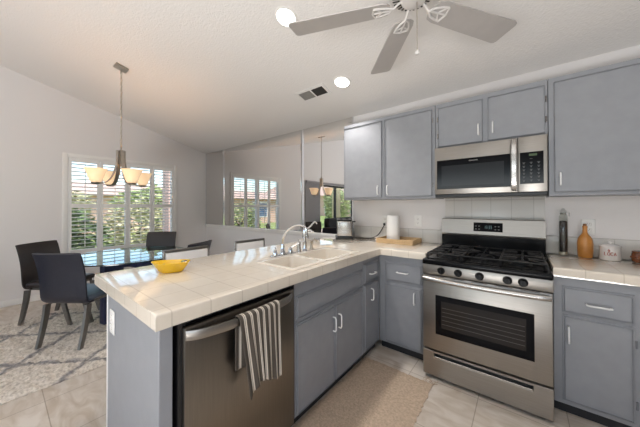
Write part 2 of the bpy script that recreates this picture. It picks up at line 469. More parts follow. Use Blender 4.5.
# ------------------------------------------------------------------ countertops
CZ0, CZ1 = .8745, .9324
XE, XL, YE, YF = -.395, -1.2936, -2.4529, -.637
SX0, SX1 = -.80, -.475; SYS = (-1.690, -1.385, -1.355, -.925)
xs = [XL, SX0, SX1, XE, -.004]; ysc = [YE, SYS[0], SYS[1], SYS[2], SYS[3], YF, -.003]
def ct(i, j):
    if i == 3: return j == 5
    if i == 1 and j in (1, 3): return False
    return True
b = MB(); b.cells(xs, ysc, ct, CZ0, CZ1, lambda u, v, w: (u, v, w), .014, 3)
tag(b.build('countertop', m_counter), 'cream tiled countertop of the peninsula wrapping into the corner by the range', 'countertop')
b = MB(); b.cells([.762, 2.25], [YF, -.003], lambda i, j: True, CZ0, CZ1, lambda u, v, w: (u, v, w), .014, 3)
tag(b.build('countertop', m_counter), 'cream tiled countertop right of the range under the jars', 'countertop')

# backsplash
b = MB(); b.box(-1.045, .006, -.010, -.0005, CZ1+.001, 1.072, .004); struct('trim_3', b, m_splash)
b = MB(); b.box(.764, 2.25, -.010, -.0005, CZ1+.001, 1.072, .004); struct('trim_4', b, m_splash)
b = MB(); b.box(.010, .760, -.012, -.0005, .90, 1.395, .004); struct('trim_5', b, m_splash)

# ------------------------------------------------------------------ cabinets
def pull(mb, p, axis, n, L=.095, out=.026):
    """arched pull: p centre on the door face, axis along the bar, n outward normal"""
    p, a, n = Vector(p), Vector(axis), Vector(n)
    pts = [p-a*L/2, p-a*L/2+n*out*.75, p-a*(L/2-.012)+n*out, p+a*(L/2-.012)+n*out, p+a*L/2+n*out*.75, p+a*L/2]
    mb.tube(pts, .0052, 8)
def front(x0, x1, z0, z1, f, depth=.019, lip=.010):
    """overlay door or drawer front; f maps (u along face, out, z)"""
    b = MB(); e = lip
    A = [(x0, 0, z0), (x1, 0, z0), (x1, 0, z1), (x0, 0, z1)]
    def rg(i, d): return [(x0+i, d, z0+i), (x1-i, d, z0+i), (x1-i, d, z1-i), (x0+i, d, z1-i)]
    R = [[b.bm.verts.new(f(*p)) for p in q] for q in (A, rg(0, depth*.36), rg(.0015, depth*.45), rg(e*.75, depth*.47), rg(e*.85, depth*.9), rg(e*1.15, depth))]
    for a, c in zip(R, R[1:]):
        for k in range(4): b.bm.faces.new((a[k], a[(k+1) % 4], c[(k+1) % 4], c[k]))
    b.bm.faces.new(R[0][::-1]); b.bm.faces.new(R[2])
    return b
fS = lambda yf: (lambda u, o, z: (u, yf-o, z))          # faces -Y
fP = lambda xf: (lambda u, o, z: (xf+o, u, z))          # faces +X
def hinge(mb, f, u, z):
    p0 = Vector(f(u, .004, z-.022)); p1 = Vector(f(u, .004, z+.022)); mb.cyl(p0, p1, .0055, n=8)
FS, FP = -.585, -.437       # face-frame planes of the two runs
# base cabinet left of the range (front part of the corner)
t = thing('base_cabinet', 'grey base cabinet in the corner just left of the range', 'cabinet', (-.2, -.3, 0), group='grey base cabinets')
b = MB(); b.box(FP+.003, -.006, FS, -.02, .075, .8735); b.build('body', m_cab, t, smooth=False)
b = MB(); b.box(FP+.003, -.006, FS+.045, -.03, 0, .0745); b.build('toe_kick', m_toe, t, smooth=False)
d = front(-.372, -.045, .645, .815, fS(FS)).build('drawer', m_cab, t)
h = MB(); pull(h, (-.208, FS-.019, .733), (1, 0, 0), (0, -1, 0)); h.build('handle', m_handle, d)
d = front(-.372, -.045, .09, .62, fS(FS)).build('door', m_cab, t)
h = MB(); pull(h, (-.105, FS-.019, .53), (0, 0, 1), (0, -1, 0)); h.build('handle', m_handle, d)
# narrow cabinet of the peninsula
def pencab(label, y0, y1, parts):
    t = thing('base_cabinet', label, 'cabinet', (-.75, (y0+y1)/2, 0), group='grey base cabinets')
    b = MB()
    zt = .8735
    b.box(FP-.02, FP, y0, y1, .075, zt)                      # face frame
    b.box(-1.06, FP-.02, y0, y0+.016, .075, zt); b.box(-1.06, FP-.02, y1-.016, y1, .075, zt)
    b.box(-1.06, FP-.02, y0+.016, y1-.016, .075, .095)
    b.build('body', m_cab, t, smooth=False)
    b = MB(); b.box(-1.06, FP-.04, y0, y1, 0, .0745); b.build('toe_kick', m_toe, t, smooth=False)
    for (kind, a, c, z0, z1, hp) in parts:
        d = front(a, c, z0, z1, fP(FP)).build(kind, m_cab, t)
        if hp:
            h = MB(); pull(h, (FP+.019, hp[0], hp[1]), hp[2], (1, 0, 0)); h.build('handle', m_handle, d)
pencab('narrow grey base cabinet at the inside corner of the peninsula', -.905, -.588,
       (('drawer', -.888, -.622, .660, .822, (-.765, .733, (0, 1, 0))), ('door', -.888, -.622, .09, .648, (-.785, .553, (0, 0, 1)))))
pencab('wide grey sink cabinet with double doors beside the dishwasher', -1.722, -.908,
       (('drawer_front', -1.712, -.925, .645, .785, None), ('door', -1.712, -1.322, .085, .622, (-1.352, .50, (0, 0, 1))), ('door', -1.318, -.925, .085, .622, (-1.284, .50, (0, 0, 1)))))
# end panel and back panel of the peninsula
t = thing('peninsula_panel', 'grey end and back panels closing the peninsula on the dining side', 'cabinet', (-.9, -2.41, 0), group='grey base cabinets')
b = MB(); b.box(-1.105, FP+.012, -2.432, -2.385, 0, .8735, .002, 1); b.build('end_panel', m_cab, t)
b = MB(); b.box(-1.105, -1.062, -2.384, -.02, 0, .8735); b.build('back_panel', m_cab, t, smooth=False)
b = MB(); b.box(-1.122, -1.106, -2.434, -2.375, 0, .8735, .002, 1); b.build('corner_trim', m_trim, t)
# base cabinets right of the range
def rcab(label, x0, x1, hx, hdoor, grp='grey base cabinets'):
    t = thing('base_cabinet', label, 'cabinet', ((x0+x1)/2, -.3, 0), group=grp)
    b = MB(); b.box(x0, x1, FS, -.02, .075, .8735); b.build('body', m_cab, t, smooth=False)
    b = MB(); b.box(x0, x1, FS+.045, -.03, 0, .0745); b.build('toe_kick', m_toe, t, smooth=False)
    d = front(x0+.04, x1-.025, .648, .812, fS(FS)).build('drawer', m_cab, t)
    h = MB(); pull(h, (hx, FS-.019, .722), (1, 0, 0), (0, -1, 0), .1); h.build('handle', m_handle, d)
    d = front(x0+.04, x1-.025, .10, .635, fS(FS)).build('door', m_cab, t)
    h = MB(); pull(h, (hdoor, FS-.019, .52), (0, 0, 1), (0, -1, 0)); h.build('handle', m_handle, d)
    for hz in (.2, .54):
        h = MB(); hinge(h, fS(FS), x1-.02, hz); h.build('hinge', m_cabdark, d)
rcab('grey base cabinet with one drawer just right of the range', .767, 1.128, .962, .833)
rcab('grey base cabinet at the right edge beyond the first', 1.131, 1.75, 1.44, 1.20)
# wall cabinets
UY = -.318
def ucab(label, x0, x1, z0, z1, doors):
    t = thing('wall_cabinet', label, 'cabinet', ((x0+x1)/2, -.16, z0), group='grey wall cabinets')
    b = MB(); b.box(x0, x1, UY, -.002, z0, z1, .002, 1); b.build('body', m_cab, t, smooth=False)
    for (a, c, za, zb, hx, hz, hg) in doors:
        d = front(a, c, za, zb, fS(UY), .02, .003).build('door', m_cab, t)
        h = MB(); pull(h, (hx, UY-.02, hz), (0, 0, 1), (0, -1, 0), .085, .022); h.build('handle', m_handle, d)
        for hz_ in (za+.1, zb-.1):
            h = MB(); hinge(h, fS(UY), hg, hz_); h.build('hinge', m_steelb, d)
    return t
ucab('tall grey double-door wall cabinet above the toaster corner', -.993, -.006, 1.385, 2.238,
     ((-.985, -.525, 1.408, 2.20, -.563, 1.48, -.989), (-.493, -.032, 1.408, 2.20, -.458, 1.48, -.027)))
ucab('short grey double-door wall cabinet directly above the microwave', -.003, .763, 1.832, 2.238,
     ((.022, .363, 1.845, 2.195, .334, 1.945, .016), (.398, .748, 1.845, 2.195, .432, 1.945, .754)))
ucab('tall grey wall cabinet right of the microwave above the jars', .766, 1.95, 1.385, 2.238,
     ((.795, 1.36, 1.410, 2.20, .826, 1.505, 1.365), (1.39, 1.92, 1.410, 2.20, 1.42, 1.505, 1.925)))

# ------------------------------------------------------------------ dishwasher and its towel
t = thing('dishwasher', 'stainless steel dishwasher in the peninsula with striped towel on its bar handle', 'dishwasher', (-.7, -2.05, 0))
y0, y1 = -2.366, -1.728
b = MB(); b.box(-1.05, -.452, y0, y1, .06, .868); b.build('tub', m_plastic, t, smooth=False)
b = MB()
b.box(-.4515, -.428, y0, y0+.016, .06, .868); b.box(-.4515, -.428, y1-.014, y1, .06, .868); b.box(-.4515, -.432, y0+.016, y1-.014, .846, .868)
b.build('surround', m_plastic, t, smooth=False)
b = MB(); b.box(-.45, -.412, y0+.018, y1-.016, .075, .842, .006); door = b.build('door', m_steeld, t)
b = MB(); b.box(-.50, -.47, y0+.01, y1-.01, 0, .058); b.build('toe_kick', m_toe, t, smooth=False)
b = MB(); b.box(-.446, -.426, y0+.03, y1-.03, .8435, .851); 
for k in range(12): b.box(-.4455, -.4275, y0+.05+k*.045, y0+.075+k*.045, .851, .8535)
b.build('control_strip', m_blackglass, t, smooth=False)
secs = []
ha, hb = -2.345, -1.765; NS = 18
for k in range(NS+1):
    u = k/NS; y = ha+(hb-ha)*u; xo = -.4115+.062*math.sin(PI*u)**.55
    hh = .019
    secs.append([(xo-.007, y, .812-hh), (xo+.001, y, .812-hh), (xo+.006, y, .812-hh*.4), (xo+.006, y, .812+hh*.4), (xo+.001, y, .812+hh), (xo-.007, y, .812+hh)])
b = MB(); b.sweep(secs); b.build('handle', m_steel, door)
# towel
def towelmat():
    m, n, l, bs = newmat('striped_cotton')
    at = n.new('ShaderNodeAttribute'); at.attribute_name = 'UVMap'
    uv = n.new('ShaderNodeUVMap')
    sp = n.new('ShaderNodeSeparateXYZ'); l.new(uv.outputs[0], sp.inputs[0])
    r = n.new('ShaderNodeValToRGB'); r.color_ramp.interpolation = 'CONSTANT'
    mu = n.new('ShaderNodeMath'); mu.operation = 'MULTIPLY'; mu.inputs[1].default_value = 7.0
    fr = n.new('ShaderNodeMath'); fr.operation = 'FRACT'
    l.new(sp.outputs[0], mu.inputs[0]); l.new(mu.outputs[0], fr.inputs[0]); l.new(fr.outputs[0], r.inputs[0])
    dk, lt = srgb(84, 76, 68), srgb(216, 206, 192)
    e = r.color_ramp.elements
    e[0].position = 0; e[0].color = (*dk, 1); e[1].position = .52; e[1].color = (*lt, 1)
    for p, c in ((.66, dk), (.72, lt), (.90, dk)):
        x = e.new(p); x.color = (*c, 1)
    l.new(r.outputs[0], bs.inputs['Base Color']); bs.inputs['Roughness'].default_value = .95
    nz = n.new('ShaderNodeTexNoise'); nz.inputs['Scale'].default_value = 350
    bp = n.new('ShaderNodeBump'); bp.inputs['Strength'].default_value = .3; bp.inputs['Distance'].default_value = .003
    l.new(nz.outputs[0], bp.inputs['Height']); l.new(bp.outputs[0], bs.inputs['Normal'])
    return m
def sheet(name, rows, m, thick):
    """cloth from rows of points [v][u] with UVs; solidified"""
    me = bpy.data.meshes.new(name); nv, nu = len(rows), len(rows[0])
    vs = [p for r in rows for p in r]
    fs = [(j*nu+i, j*nu+i+1, (j+1)*nu+i+1, (j+1)*nu+i) for j in range(nv-1) for i in range(nu-1)]
    me.from_pydata(vs, [], fs); uvl = me.uv_layers.new(name='UVMap')
    for poly in me.polygons:
        for li in poly.loop_indices:
            vi = me.loops[li].vertex_index; uvl.data[li].uv = ((vi % nu)/(nu-1), (vi//nu)/(nv-1))
    me.materials.append(m); me.polygons.foreach_set('use_smooth', [True]*len(me.polygons))
    o = bpy.data.objects.new(name, me); COL.objects.link(o)
    so_ = o.modifiers.new('solid', 'SOLIDIFY'); so_.thickness = thick; so_.offset = 1
    return o
rows = []
NU, NV = 60, 40
top = .834; yc = -2.036
for j in range(NV+1):
    v = j/NV
    row = []
    for i in range(NU+1):
        u = i/NU
        yb = -2.155+.235*u
        bar = -.4115+.062*math.sin(PI*max(0, min(1, (yb-ha)/(hb-ha))))**.55
        fold = .5+.5*math.cos(2*PI*5*u)
        if v < .18:                       # behind the bar, hanging a little
            w = v/.18; z = .60+(top-.60)*w; x = bar-.018+.004*fold; y = yb
        elif v < .26:                     # over the bar
            a = (v-.18)/.08*PI; x = bar-.002-.018*math.cos(a); z = top+.008*math.sin(a); y = yb
        else:
            w = (v-.26)/.74; z = top-w*(.345+.02*math.sin(3*u)); drop = w
            x = bar+.016+.012*drop*fold+.004; x = min(x, bar+.034)
            y = yb+drop*(.05*(1-u)+.0*u)+.006*drop*math.sin(9*u)
            z = top-w*(.37-.05*u-.035*math.sin(PI*u*1.6))
        row.append((x, y, z))
    rows.append(row)
tw = sheet('dish_towel', rows, towelmat(), .003)
tag(tw, 'brown and cream striped dish towel hung over the dishwasher handle', 'towel')

# ------------------------------------------------------------------ range
t = thing('gas_range', 'stainless steel gas range with black cooktop between the base cabinets', 'stove', (.379, -.37, 0))
SW = .758; YS = -.741
b = MB(); b.box(.004, SW-.004, -.70, -.03, .03, .866); b.build('body', m_steeld, t, smooth=False)
for x in (.05, SW-.05):
    for y in (-.66, -.08):
        b = MB(); b.cyl((x, y, 0), (x, y, .0295), .018); b.build('foot', m_plastic, t)
b = MB(); b.box(.001, SW-.001, YS+.004, -.701, .793, .8665, .004); panel = b.build('control_panel', m_steel, t)
for kx in (.135, .248, .38, .535, .615):
    b = MB()
    Q = Matrix.Translation((kx, YS+.003, .831)) @ Matrix.Rotation(PI/2, 4, 'X')
    b.lathe([(.026, 0), (.026, .006), (.021, .008), (.0195, .026), (.017, .029), (0, .029)], n=24, M=Q)
    b.box(kx-.003, kx+.003, YS-.031, YS-.022, .814, .848, .001, 1)
    b.build('knob', m_knob, panel)
b = MB(); b.box(.392+.018, .3955+.018, YS+.0035, YS+.0045, .829, .834)
b.build('printed_mark', m_red, panel, smooth=False)
# cooktop
b = MB(); b.box(.0, SW, YS-.004, -.112, .8675, .9075, .010, 3); b.box(.02, SW-.02, -.70, -.13, .9076, .911, .0015, 1)
top_ = b.build('cooktop', m_black, t)
for (bx, by, br) in ((.16, -.55, .046), (.16, -.26, .036), (.38, -.41, .05), (.60, -.55, .052), (.60, -.26, .034)):
    b = MB(); b.lathe([(br+.014, .0), (br+.014, .004), (br, .008), (br, .016), (br-.006, .020), (0, .021)], c=(bx, by, .9112), n=28)
    b.build('burner', m_iron, top_)
zg = .948
for gx0, gx1 in ((.028, .262), (.266, .492), (.496, .730)):
    b = MB(); gy0, gy1 = -.69, -.135; r = .0058
    def bar(p, q): b.tube([p, q], r, 6)
    for y in (gy0, gy1): bar((gx0, y, zg), (gx1, y, zg))
    for x in (gx0, gx1): bar((x, gy0, zg), (x, gy1, zg))
    gm = (gx0+gx1)/2
    for yq in (-.55, -.27) if gx0 != .266 else (-.41,):
        w = (gx1-gx0)/2
        for a in range(4):
            dx, dy = (1, 0, -1, 0)[a], (0, 1, 0, -1)[a]
            ex = gm+dx*w; ey = yq+dy*(.135 if gx0 != .266 else .275)
            b.tube([(gm+dx*.028, yq+dy*.028, zg+.004), (gm+dx*.06, yq+dy*.06, zg+.004), (ex, ey, zg)], r, 6)
        for sx_ in (-1, 1):
            for sy_ in (-1, 1):
                b.tube([(gm+sx_*.035, yq+sy_*.035, zg+.002), (gm+sx_*w, yq+sy_*.105, zg)], r*.85, 6)
    if gx0 != .266: bar((gx0, -.41, zg), (gx1, -.41, zg))
    for x in (gx0, gx1):
        for y in (gy0, gy1, -.41): b.tube([(x, y, zg), (x, y, .9116)], r, 6)
    b.build('grate', m_iron, top_)
# backguard
b = MB(); b.box(0, SW, -.108, -.032, .9085, 1.045, .003, 1); bg0 = b.build('backguard_base', m_black, t)
secs = []
for x in (0, SW): secs.append([(x, -.118, 1.046), (x, -.034, 1.046), (x, -.034, 1.197), (x, -.092, 1.197), (x, -.100, 1.192), (x, -.122, 1.060)])
b = MB(); b.sweep(secs); bg = b.build('backguard', m_steel, t, angle=20)
def bgy(z): return -.122+(z-1.060)*(.022/.132)
def bgq(mb, x0, x1, z0, z1, o, th=.002):
    vs = []
    for oo in (o, o+th):
        for (x, z) in ((x0, z0), (x1, z0), (x1, z1), (x0, z1)): vs.append(mb.bm.verts.new((x, bgy(z)-oo, z)))
    for f in ((0, 1, 2, 3), (4, 7, 6, 5), (0, 4, 5, 1), (1, 5, 6, 2), (2, 6, 7, 3), (3, 7, 4, 0)): mb.bm.faces.new([vs[i] for i in f])
b = MB(); bgq(b, .266, .482, 1.088, 1.166, .0005); disp = b.build('display', m_blackglass, bg, smooth=False)
for x in (.285, .309, .43, .454):
    for z in (1.108, 1.134):
        b = MB(); bgq(b, x-.006, x+.006, z-.003, z+.003, .0026, .0004); b.build('button_mark', m_print, disp, smooth=False)
b = MB()
for k, x in enumerate((.352, .366, .384, .398)):
    for (dx, dz, w, h) in ((0, .012, .009, .002), (0, 0, .009, .002), (0, -.012, .009, .002), (.004, .006, .002, .012), (.004, -.006, .002, .012)):
        if k == 0 and dx == 0: continue
        bgq(b, x+dx-w/2, x+dx+w/2, 1.126+dz-h/2, 1.126+dz+h/2, .0026, .0004)
b.build('clock_digits', mat('clock_blue', (.02, .03, .03), .3, emit=(.4, .75, .8), estr=.25), bg, smooth=False)
# oven door
b = MB(); b.box(.004, SW-.004, YS, -.7012, .229, .788, .006); door = b.build('oven_door', m_steel, t)
b = MB(); b.box(.095, .668, YS-.0025, YS-.0005, .352, .645, .001, 1); win = b.build('oven_window_frame', m_blackglass, door)
b = MB(); b.box(.135, .628, YS-.0035, YS-.0027, .405, .605); b.build('oven_pane', m_ovenglass, win, smooth=False)
b = MB()
for z in (.435, .465, .495, .525, .555): b.box(.14, .622, YS-.0040, YS-.0037, z, z+.003)
b.build('oven_rack', mat('rack_grey', (.075, .065, .06), .4), win, smooth=False)
b = MB()
secs = []
for k in range(25):
    u = k/24; x = .012+u*(SW-.024); yo = YS-.028-.03*math.sin(PI*u)**.5; hz = .765
    secs.append([(x, yo+.012*math.cos(a)-.002, hz+.0165*math.sin(a)) for a in [2*PI*i/12 for i in range(12)]])
b.sweep(secs)
for x in (.035, SW-.035): b.box(x-.018, x+.018, YS-.040, YS-.0005, .752, .778, .005)
b.build('handle', m_steelb, door)
b = MB()
for k in range(5): b.box(.06+k*.135, .155+k*.135, YS-.0006, YS+.004, .7815, .7845)
b.build('vent_slot', m_black, door, smooth=False)
# drawer
b = MB()
b.cells([.004, .083, .66, SW-.004], [.03, .168, .200, .216], lambda i, j: not (i == 1 and j == 1), -.7012, YS, lambda u, v, w: (u, w, v), .003, 1)
dr = b.build('storage_drawer', m_steel, t, smooth=False)
b = MB(); b.box(.0835, .6595, -.715, -.7015, .1685, .1995); b.build('finger_recess', m_plastic, dr, smooth=False)
b = MB(); b.box(.085, .658, YS-.001, -.716, .1688, .178, .002, 1); b.build('recess_lip', m_steelb, dr)

# ------------------------------------------------------------------ microwave
t = thing('microwave', 'stainless steel over-the-range microwave with black glass door and keypad', 'microwave', (.379, -.2, 1.405))
YM = -.368
b = MB(); b.box(.002, .758, YM+.03, -.02, 1.418, 1.828, .003, 1); b.build('body', m_steeld, t, smooth=False)
b = MB(); b.box(.002, .758, YM+.012, -.02, 1.392, 1.4175, .003, 1); b.build('vent_underside', m_plastic, t, smooth=False)
b = MB(); b.box(.002, .588, YM, YM+.0295, 1.418, 1.829, .004); door = b.build('door', m_steel, t)
b = MB(); b.box(.020, .545, YM-.0025, YM-.0003, 1.462, 1.715, .001, 1); w_ = b.build('door_glass', m_blackglass, door)
b = MB(); b.box(.058, .505, YM-.0032, YM-.0027, 1.488, 1.664); b.build('window_mesh', m_mwglass, w_, smooth=False)
def text(name, body, size, loc, rot, m, parent, ext=.0003):
    cu = bpy.data.curves.new(name, 'FONT'); cu.body = body; cu.size = size; cu.extrude = ext; cu.align_x = 'CENTER'; cu.align_y = 'CENTER'
    o = bpy.data.objects.new(name, cu); COL.objects.link(o)
    dg = bpy.context.evaluated_depsgraph_get(); dg.update()
    me = bpy.data.meshes.new_from_object(o.evaluated_get(dg)); bpy.data.objects.remove(o)
    me.materials.clear(); me.materials.append(m)
    ob = bpy.data.objects.new(name, me); COL.objects.link(ob); ob.parent = parent
    ob.location = Vector(loc)-org(parent); ob.rotation_euler = rot
    return ob
text('maker_lettering', 'FRIGIDAIRE', .0125, (.30, YM-.0029, 1.692), (PI/2, 0, 0), m_logo, w_)
b = MB()
secs = []
for k in range(17):
    u = k/16; z = 1.428+u*.39; yo = YM-.004-.034*math.sin(PI*u)**.45; x = .566
    secs.append([(x-.016, yo-.002, z), (x+.016, yo-.002, z), (x+.013, yo-.009, z), (x-.013, yo-.009, z)])
b.sweep(secs); b.build('handle', m_steelb, door)
b = MB(); b.box(.590, .758, YM, YM+.0295, 1.418, 1.829, .004); cp = b.build('control_panel', m_steel, t)
b = MB(); b.box(.602, .736, YM-.0025, YM-.0003, 1.478, 1.712, .001, 1); kp = b.build('keypad', m_blackglass, cp)
b = MB(); b.box(.655, .70, YM-.0032, YM-.0027, 1.682, 1.698); b.build('clock_digits', m_clock, kp, smooth=False)
b = MB()
for r_ in range(7):
    for x in (.625, .667, .709):
        if r_ == 0 and x != .667: continue
        b.box(x-.008, x+.008, YM-.0031, YM-.0027, 1.660-r_*.026, 1.6625-r_*.026)
        if r_ > 0: b.box(x-.0035, x+.0035, YM-.0031, YM-.0027, 1.651-r_*.026, 1.6575-r_*.026)
b.build('key_marks', m_print, kp, smooth=False)

# ------------------------------------------------------------------ sink and taps
t = thing('kitchen_sink', 'white double-bowl kitchen sink set into the peninsula counter', 'sink', (-.64, -1.33, CZ1-.2))
def bowl(x0, x1, y0, y1, la, lb):
    b = MB(); z1 = CZ1+.004; zb = CZ1-.185; r = .03; th = .004
    def ring(xa, xb, ya, yb, z, rr):
        pts = []
        for (cx, cy, a0) in ((xb-rr, yb-rr, 0), (xa+rr, yb-rr, PI/2), (xa+rr, ya+rr, PI), (xb-rr, ya+rr, 3*PI/2)):
            for k in range(5): a = a0+PI/2*k/4; pts.append((cx+rr*math.cos(a), cy+rr*math.sin(a), z))
        return pts
    L = .034
    secs = [ring(x0-L, x1+L, y0-la, y1+lb, CZ1+.0008, r), ring(x0-L, x1+L, y0-la, y1+lb, z1-.001, r), ring(x0-L+.003, x1+L-.003, y0-la+.003, y1+lb-.003, z1+.001, r), ring(x0+.004, x1-.004, y0+.004, y1-.004, z1-.001, r),
            ring(x0+.008, x1-.008, y0+.008, y1-.008, z1-.012, r), ring(x0+.022, x1-.022, y0+.022, y1-.022, zb+.02, r), ring(x0+.05, x1-.05, y0+.05, y1-.05, zb, r),
            ring((x0+x1)/2-.04, (x0+x1)/2+.04, (y0+y1)/2-.04, (y0+y1)/2+.04, zb-.003, r),
            ]
    rings = [[b.bm.verts.new(p) for p in s_] for s_ in secs]; n = len(rings[0])
    for a_, c_ in zip(rings, rings[1:]):
        for k in range(n): b.bm.faces.new((a_[k], a_[(k+1) % n], c_[(k+1) % n], c_[k]))
    b.bm.faces.new(rings[-1])
    o = b.build('bowl', m_sink, t)
    d = MB(); d.lathe([(.042, 0), (.042, .004), (.03, .005), (.028, .001), (0, .001)], c=((x0+x1)/2, (y0+y1)/2, zb-.002), n=20); d.build('drain', m_chrome, o)
bowl(SX0+.012, SX1-.012, SYS[0]+.012, SYS[1]-.004, .034, .0185); bowl(SX0+.012, SX1-.012, SYS[2]+.004, SYS[3]-.012, .0185, .034)
# mixer tap
FX = -.85
t = thing('kitchen_faucet', 'chrome gooseneck kitchen faucet behind the left sink bowl', 'faucet', (FX, -1.42, CZ1))
b = MB(); b.box(FX-.026, FX+.026, -1.53, -1.285, CZ1+.0005, CZ1+.012, .005); b.build('base_plate', m_chrome, t)
b = MB(); b.lathe([(.024, 0), (.022, .02), (.016, .03), (.015, .06), (.012, .075)], c=(FX, -1.42, CZ1+.0125), n=20); b.build('body', m_chrome, t)
pts = [(FX, -1.42, CZ1+.07), (FX+.004, -1.42, 1.05), (FX+.016, -1.42, 1.092), (FX+.06, -1.42, 1.136), (FX+.12, -1.42, 1.168), (FX+.185, -1.42, 1.181), (FX+.235, -1.42, 1.166), (FX+.25, -1.42, 1.135), (FX+.252, -1.42, 1.10)]
def smoothp(p, it=2):
    p = [Vector(x) for x in p]
    for _ in range(it):
        q = [p[0]]
        for a, c in zip(p, p[1:]): q += [a*.75+c*.25, a*.25+c*.75]
        q.append(p[-1]); p = q
    return p
b = MB(); b.tube(smoothp(pts), .0085, 10); b.cyl((FX+.252, -1.42, 1.105), (FX+.252, -1.42, 1.085), .0115); b.build('spout', m_chrome, t)
for dy in (-.075, .085):
    b = MB(); b.lathe([(.02, 0), (.018, .02), (.012, .035), (.010, .042), (0, .044)], c=(FX, -1.42+dy, CZ1+.0125), n=16)
    b.tube([(FX, -1.42+dy, CZ1+.046), (FX+.015, -1.42+dy*1.2, CZ1+.06), (FX+.05, -1.42+dy*1.6, CZ1+.085)], [.007, .007, .0045], 8)
    b.build('lever', m_chrome, t)
# filter tap
t = thing('filter_tap', 'tall chrome filter tap with lever behind the middle of the sink', 'faucet', (-.86, -1.15, CZ1))
b = MB(); b.lathe([(.024, 0), (.022, .008), (.017, .02), (.019, .10), (.022, .15), (.015, .185), (.012, .20), (0, .202)], c=(-.86, -1.15, CZ1+.0005), n=20); b.build('body', m_chrome, t)
b = MB(); b.tube(smoothp([(-.86, -1.15, CZ1+.185), (-.85, -1.10, CZ1+.195), (-.84, -1.06, CZ1+.235), (-.835, -1.035, CZ1+.25), (-.83, -1.02, CZ1+.225)]), .007, 8); b.build('lever', m_chrome, t)
b = MB(); b.tube([(-.86, -1.15, CZ1+.17), (-.80, -1.15, CZ1+.18), (-.765, -1.15, CZ1+.165)], .009, 8); b.build('spout', m_chrome, t)
t = thing('soap_dispenser', 'short chrome soap dispenser between faucet and filter tap', 'soap dispenser', (-.85, -1.235, CZ1))
b = MB(); b.lathe([(.022, 0), (.020, .01), (.016, .05), (.016, .075), (.012, .085), (0, .087)], c=(-.85, -1.235, CZ1+.0005), n=18); b.build('bottle', m_steelb, t)
b = MB(); b.cyl((-.85, -1.235, CZ1+.088), (-.85, -1.235, CZ1+.105), .006, n=10); b.tube([(-.85, -1.235, CZ1+.10), (-.81, -1.235, CZ1+.105), (-.80, -1.235, CZ1+.096)], .0045, 8); b.build('pump', m_chrome, t)
t = thing('side_sprayer', 'small brass-toned side sprayer right of the filter tap', 'sprayer', (-.86, -1.06, CZ1))
b = MB(); b.lathe([(.021, 0), (.019, .008), (.011, .02), (.010, .05), (.014, .07), (0, .075)], c=(-.86, -1.06, CZ1+.0005), n=16); b.build('base', m_nickel, t)
b = MB(); b.tube([(-.86, -1.06, CZ1+.066), (-.85, -1.03, CZ1+.09), (-.845, -.995, CZ1+.06)], [.009, .008, .006], 8); b.build('nozzle', m_nickel, t)

# ------------------------------------------------------------------ things on the counters
# toaster
t = thing('toaster', 'stainless steel toaster with black ends in the counter corner under the mirror', 'toaster', (-1.065, -.21, CZ1+.001), math.radians(36))
b = MB(); b.box(-.085, .085, -.13, .13, .018, .215, .02, 4); body = b.build('body', m_steelb, t, world=False)
b = MB(); b.box(-.105, .105, -.15, .15, 0, .022, .008, 2); b.build('base', m_plastic, t, world=False)
b = MB(); b.box(-.088, .088, -.134, .134, .216, .228, .005, 2); b.build('top_rim', m_plastic, t, world=False)
for x in (-.035, .035):
    b = MB(); b.box(x-.014, x+.014, -.10, .10, .2282, .2295); b.build('slot', m_ventdark, t, world=False)
b = MB(); b.box(.086, .094, -.10, .10, .03, .20, .003); b.box(.094, .135, -.02, .02, .19, .205, .004); b.build('lever', m_plastic, t, world=False)
b = MB(); b.box(-.084, .084, -.134, -.1305, .022, .04, .001, 1); b.build('front_trim', m_plastic, t, world=False)
b = MB()
b.tube(smoothp([(-.955, -.13, CZ1+.006), (-.90, -.15, CZ1+.005), (-.83, -.10, CZ1+.005), (-.76, -.07, CZ1+.01), (-.70, -.035, CZ1+.05), (-.655, -.012, CZ1+.14), (-.638, -.016, 1.095)]), .0045, 8)
cordm = b
TINV = (Matrix.Translation((-1.065, -.21, CZ1+.001)) @ Matrix.Rotation(math.radians(36), 4, 'Z')).inverted()
bmesh.ops.transform(cordm.bm, matrix=TINV, verts=cordm.bm.verts[:])
cordo = cordm.build('power_cord', m_plastic, t, world=False)
b = MB(); b.box(-.650, -.626, -.026, -.0092, 1.092, 1.118, .004); bmesh.ops.transform(b.bm, matrix=TINV, verts=b.bm.verts[:]); b.build('plug', m_plastic, cordo, world=False)
# tray and paper towel
t = thing('bamboo_tray', 'shallow slatted bamboo tray on the counter left of the range', 'tray', (-.40, -.17, CZ1+.001))
TX0, TX1, TY0, TY1 = -.60, -.215, -.315, -.03; tz = CZ1+.001
b = MB(); b.box(TX0, TX1, TY0, TY1, tz, tz+.010, .002, 1); b.build('tray_base', m_bamboo, t)
for (x0, x1, y0, y1) in ((TX0, TX1, TY0, TY0+.012), (TX0, TX1, TY1-.012, TY1), (TX0, TX0+.012, TY0+.012, TY1-.012), (TX1-.012, TX1, TY0+.012, TY1-.012)):
    b = MB()
    if x1-x0 > y1-y0:
        nn = 22
        for k in range(nn): b.box(x0+(x1-x0)*k/nn+.001, x0+(x1-x0)*(k+1)/nn-.001, y0, y1, tz+.0105, tz+.048, .002, 1)
        b.box(x0, x1, y0+.004, y1-.004, tz+.0105, tz+.045)
    else:
        nn = 14
        for k in range(nn): b.box(x0, x1, y0+(y1-y0)*k/nn+.001, y0+(y1-y0)*(k+1)/nn-.001, tz+.0105, tz+.048, .002, 1)
        b.box(x0+.004, x1-.004, y0, y1, tz+.0105, tz+.045)
    b.build('tray_side', m_bamboo, t)
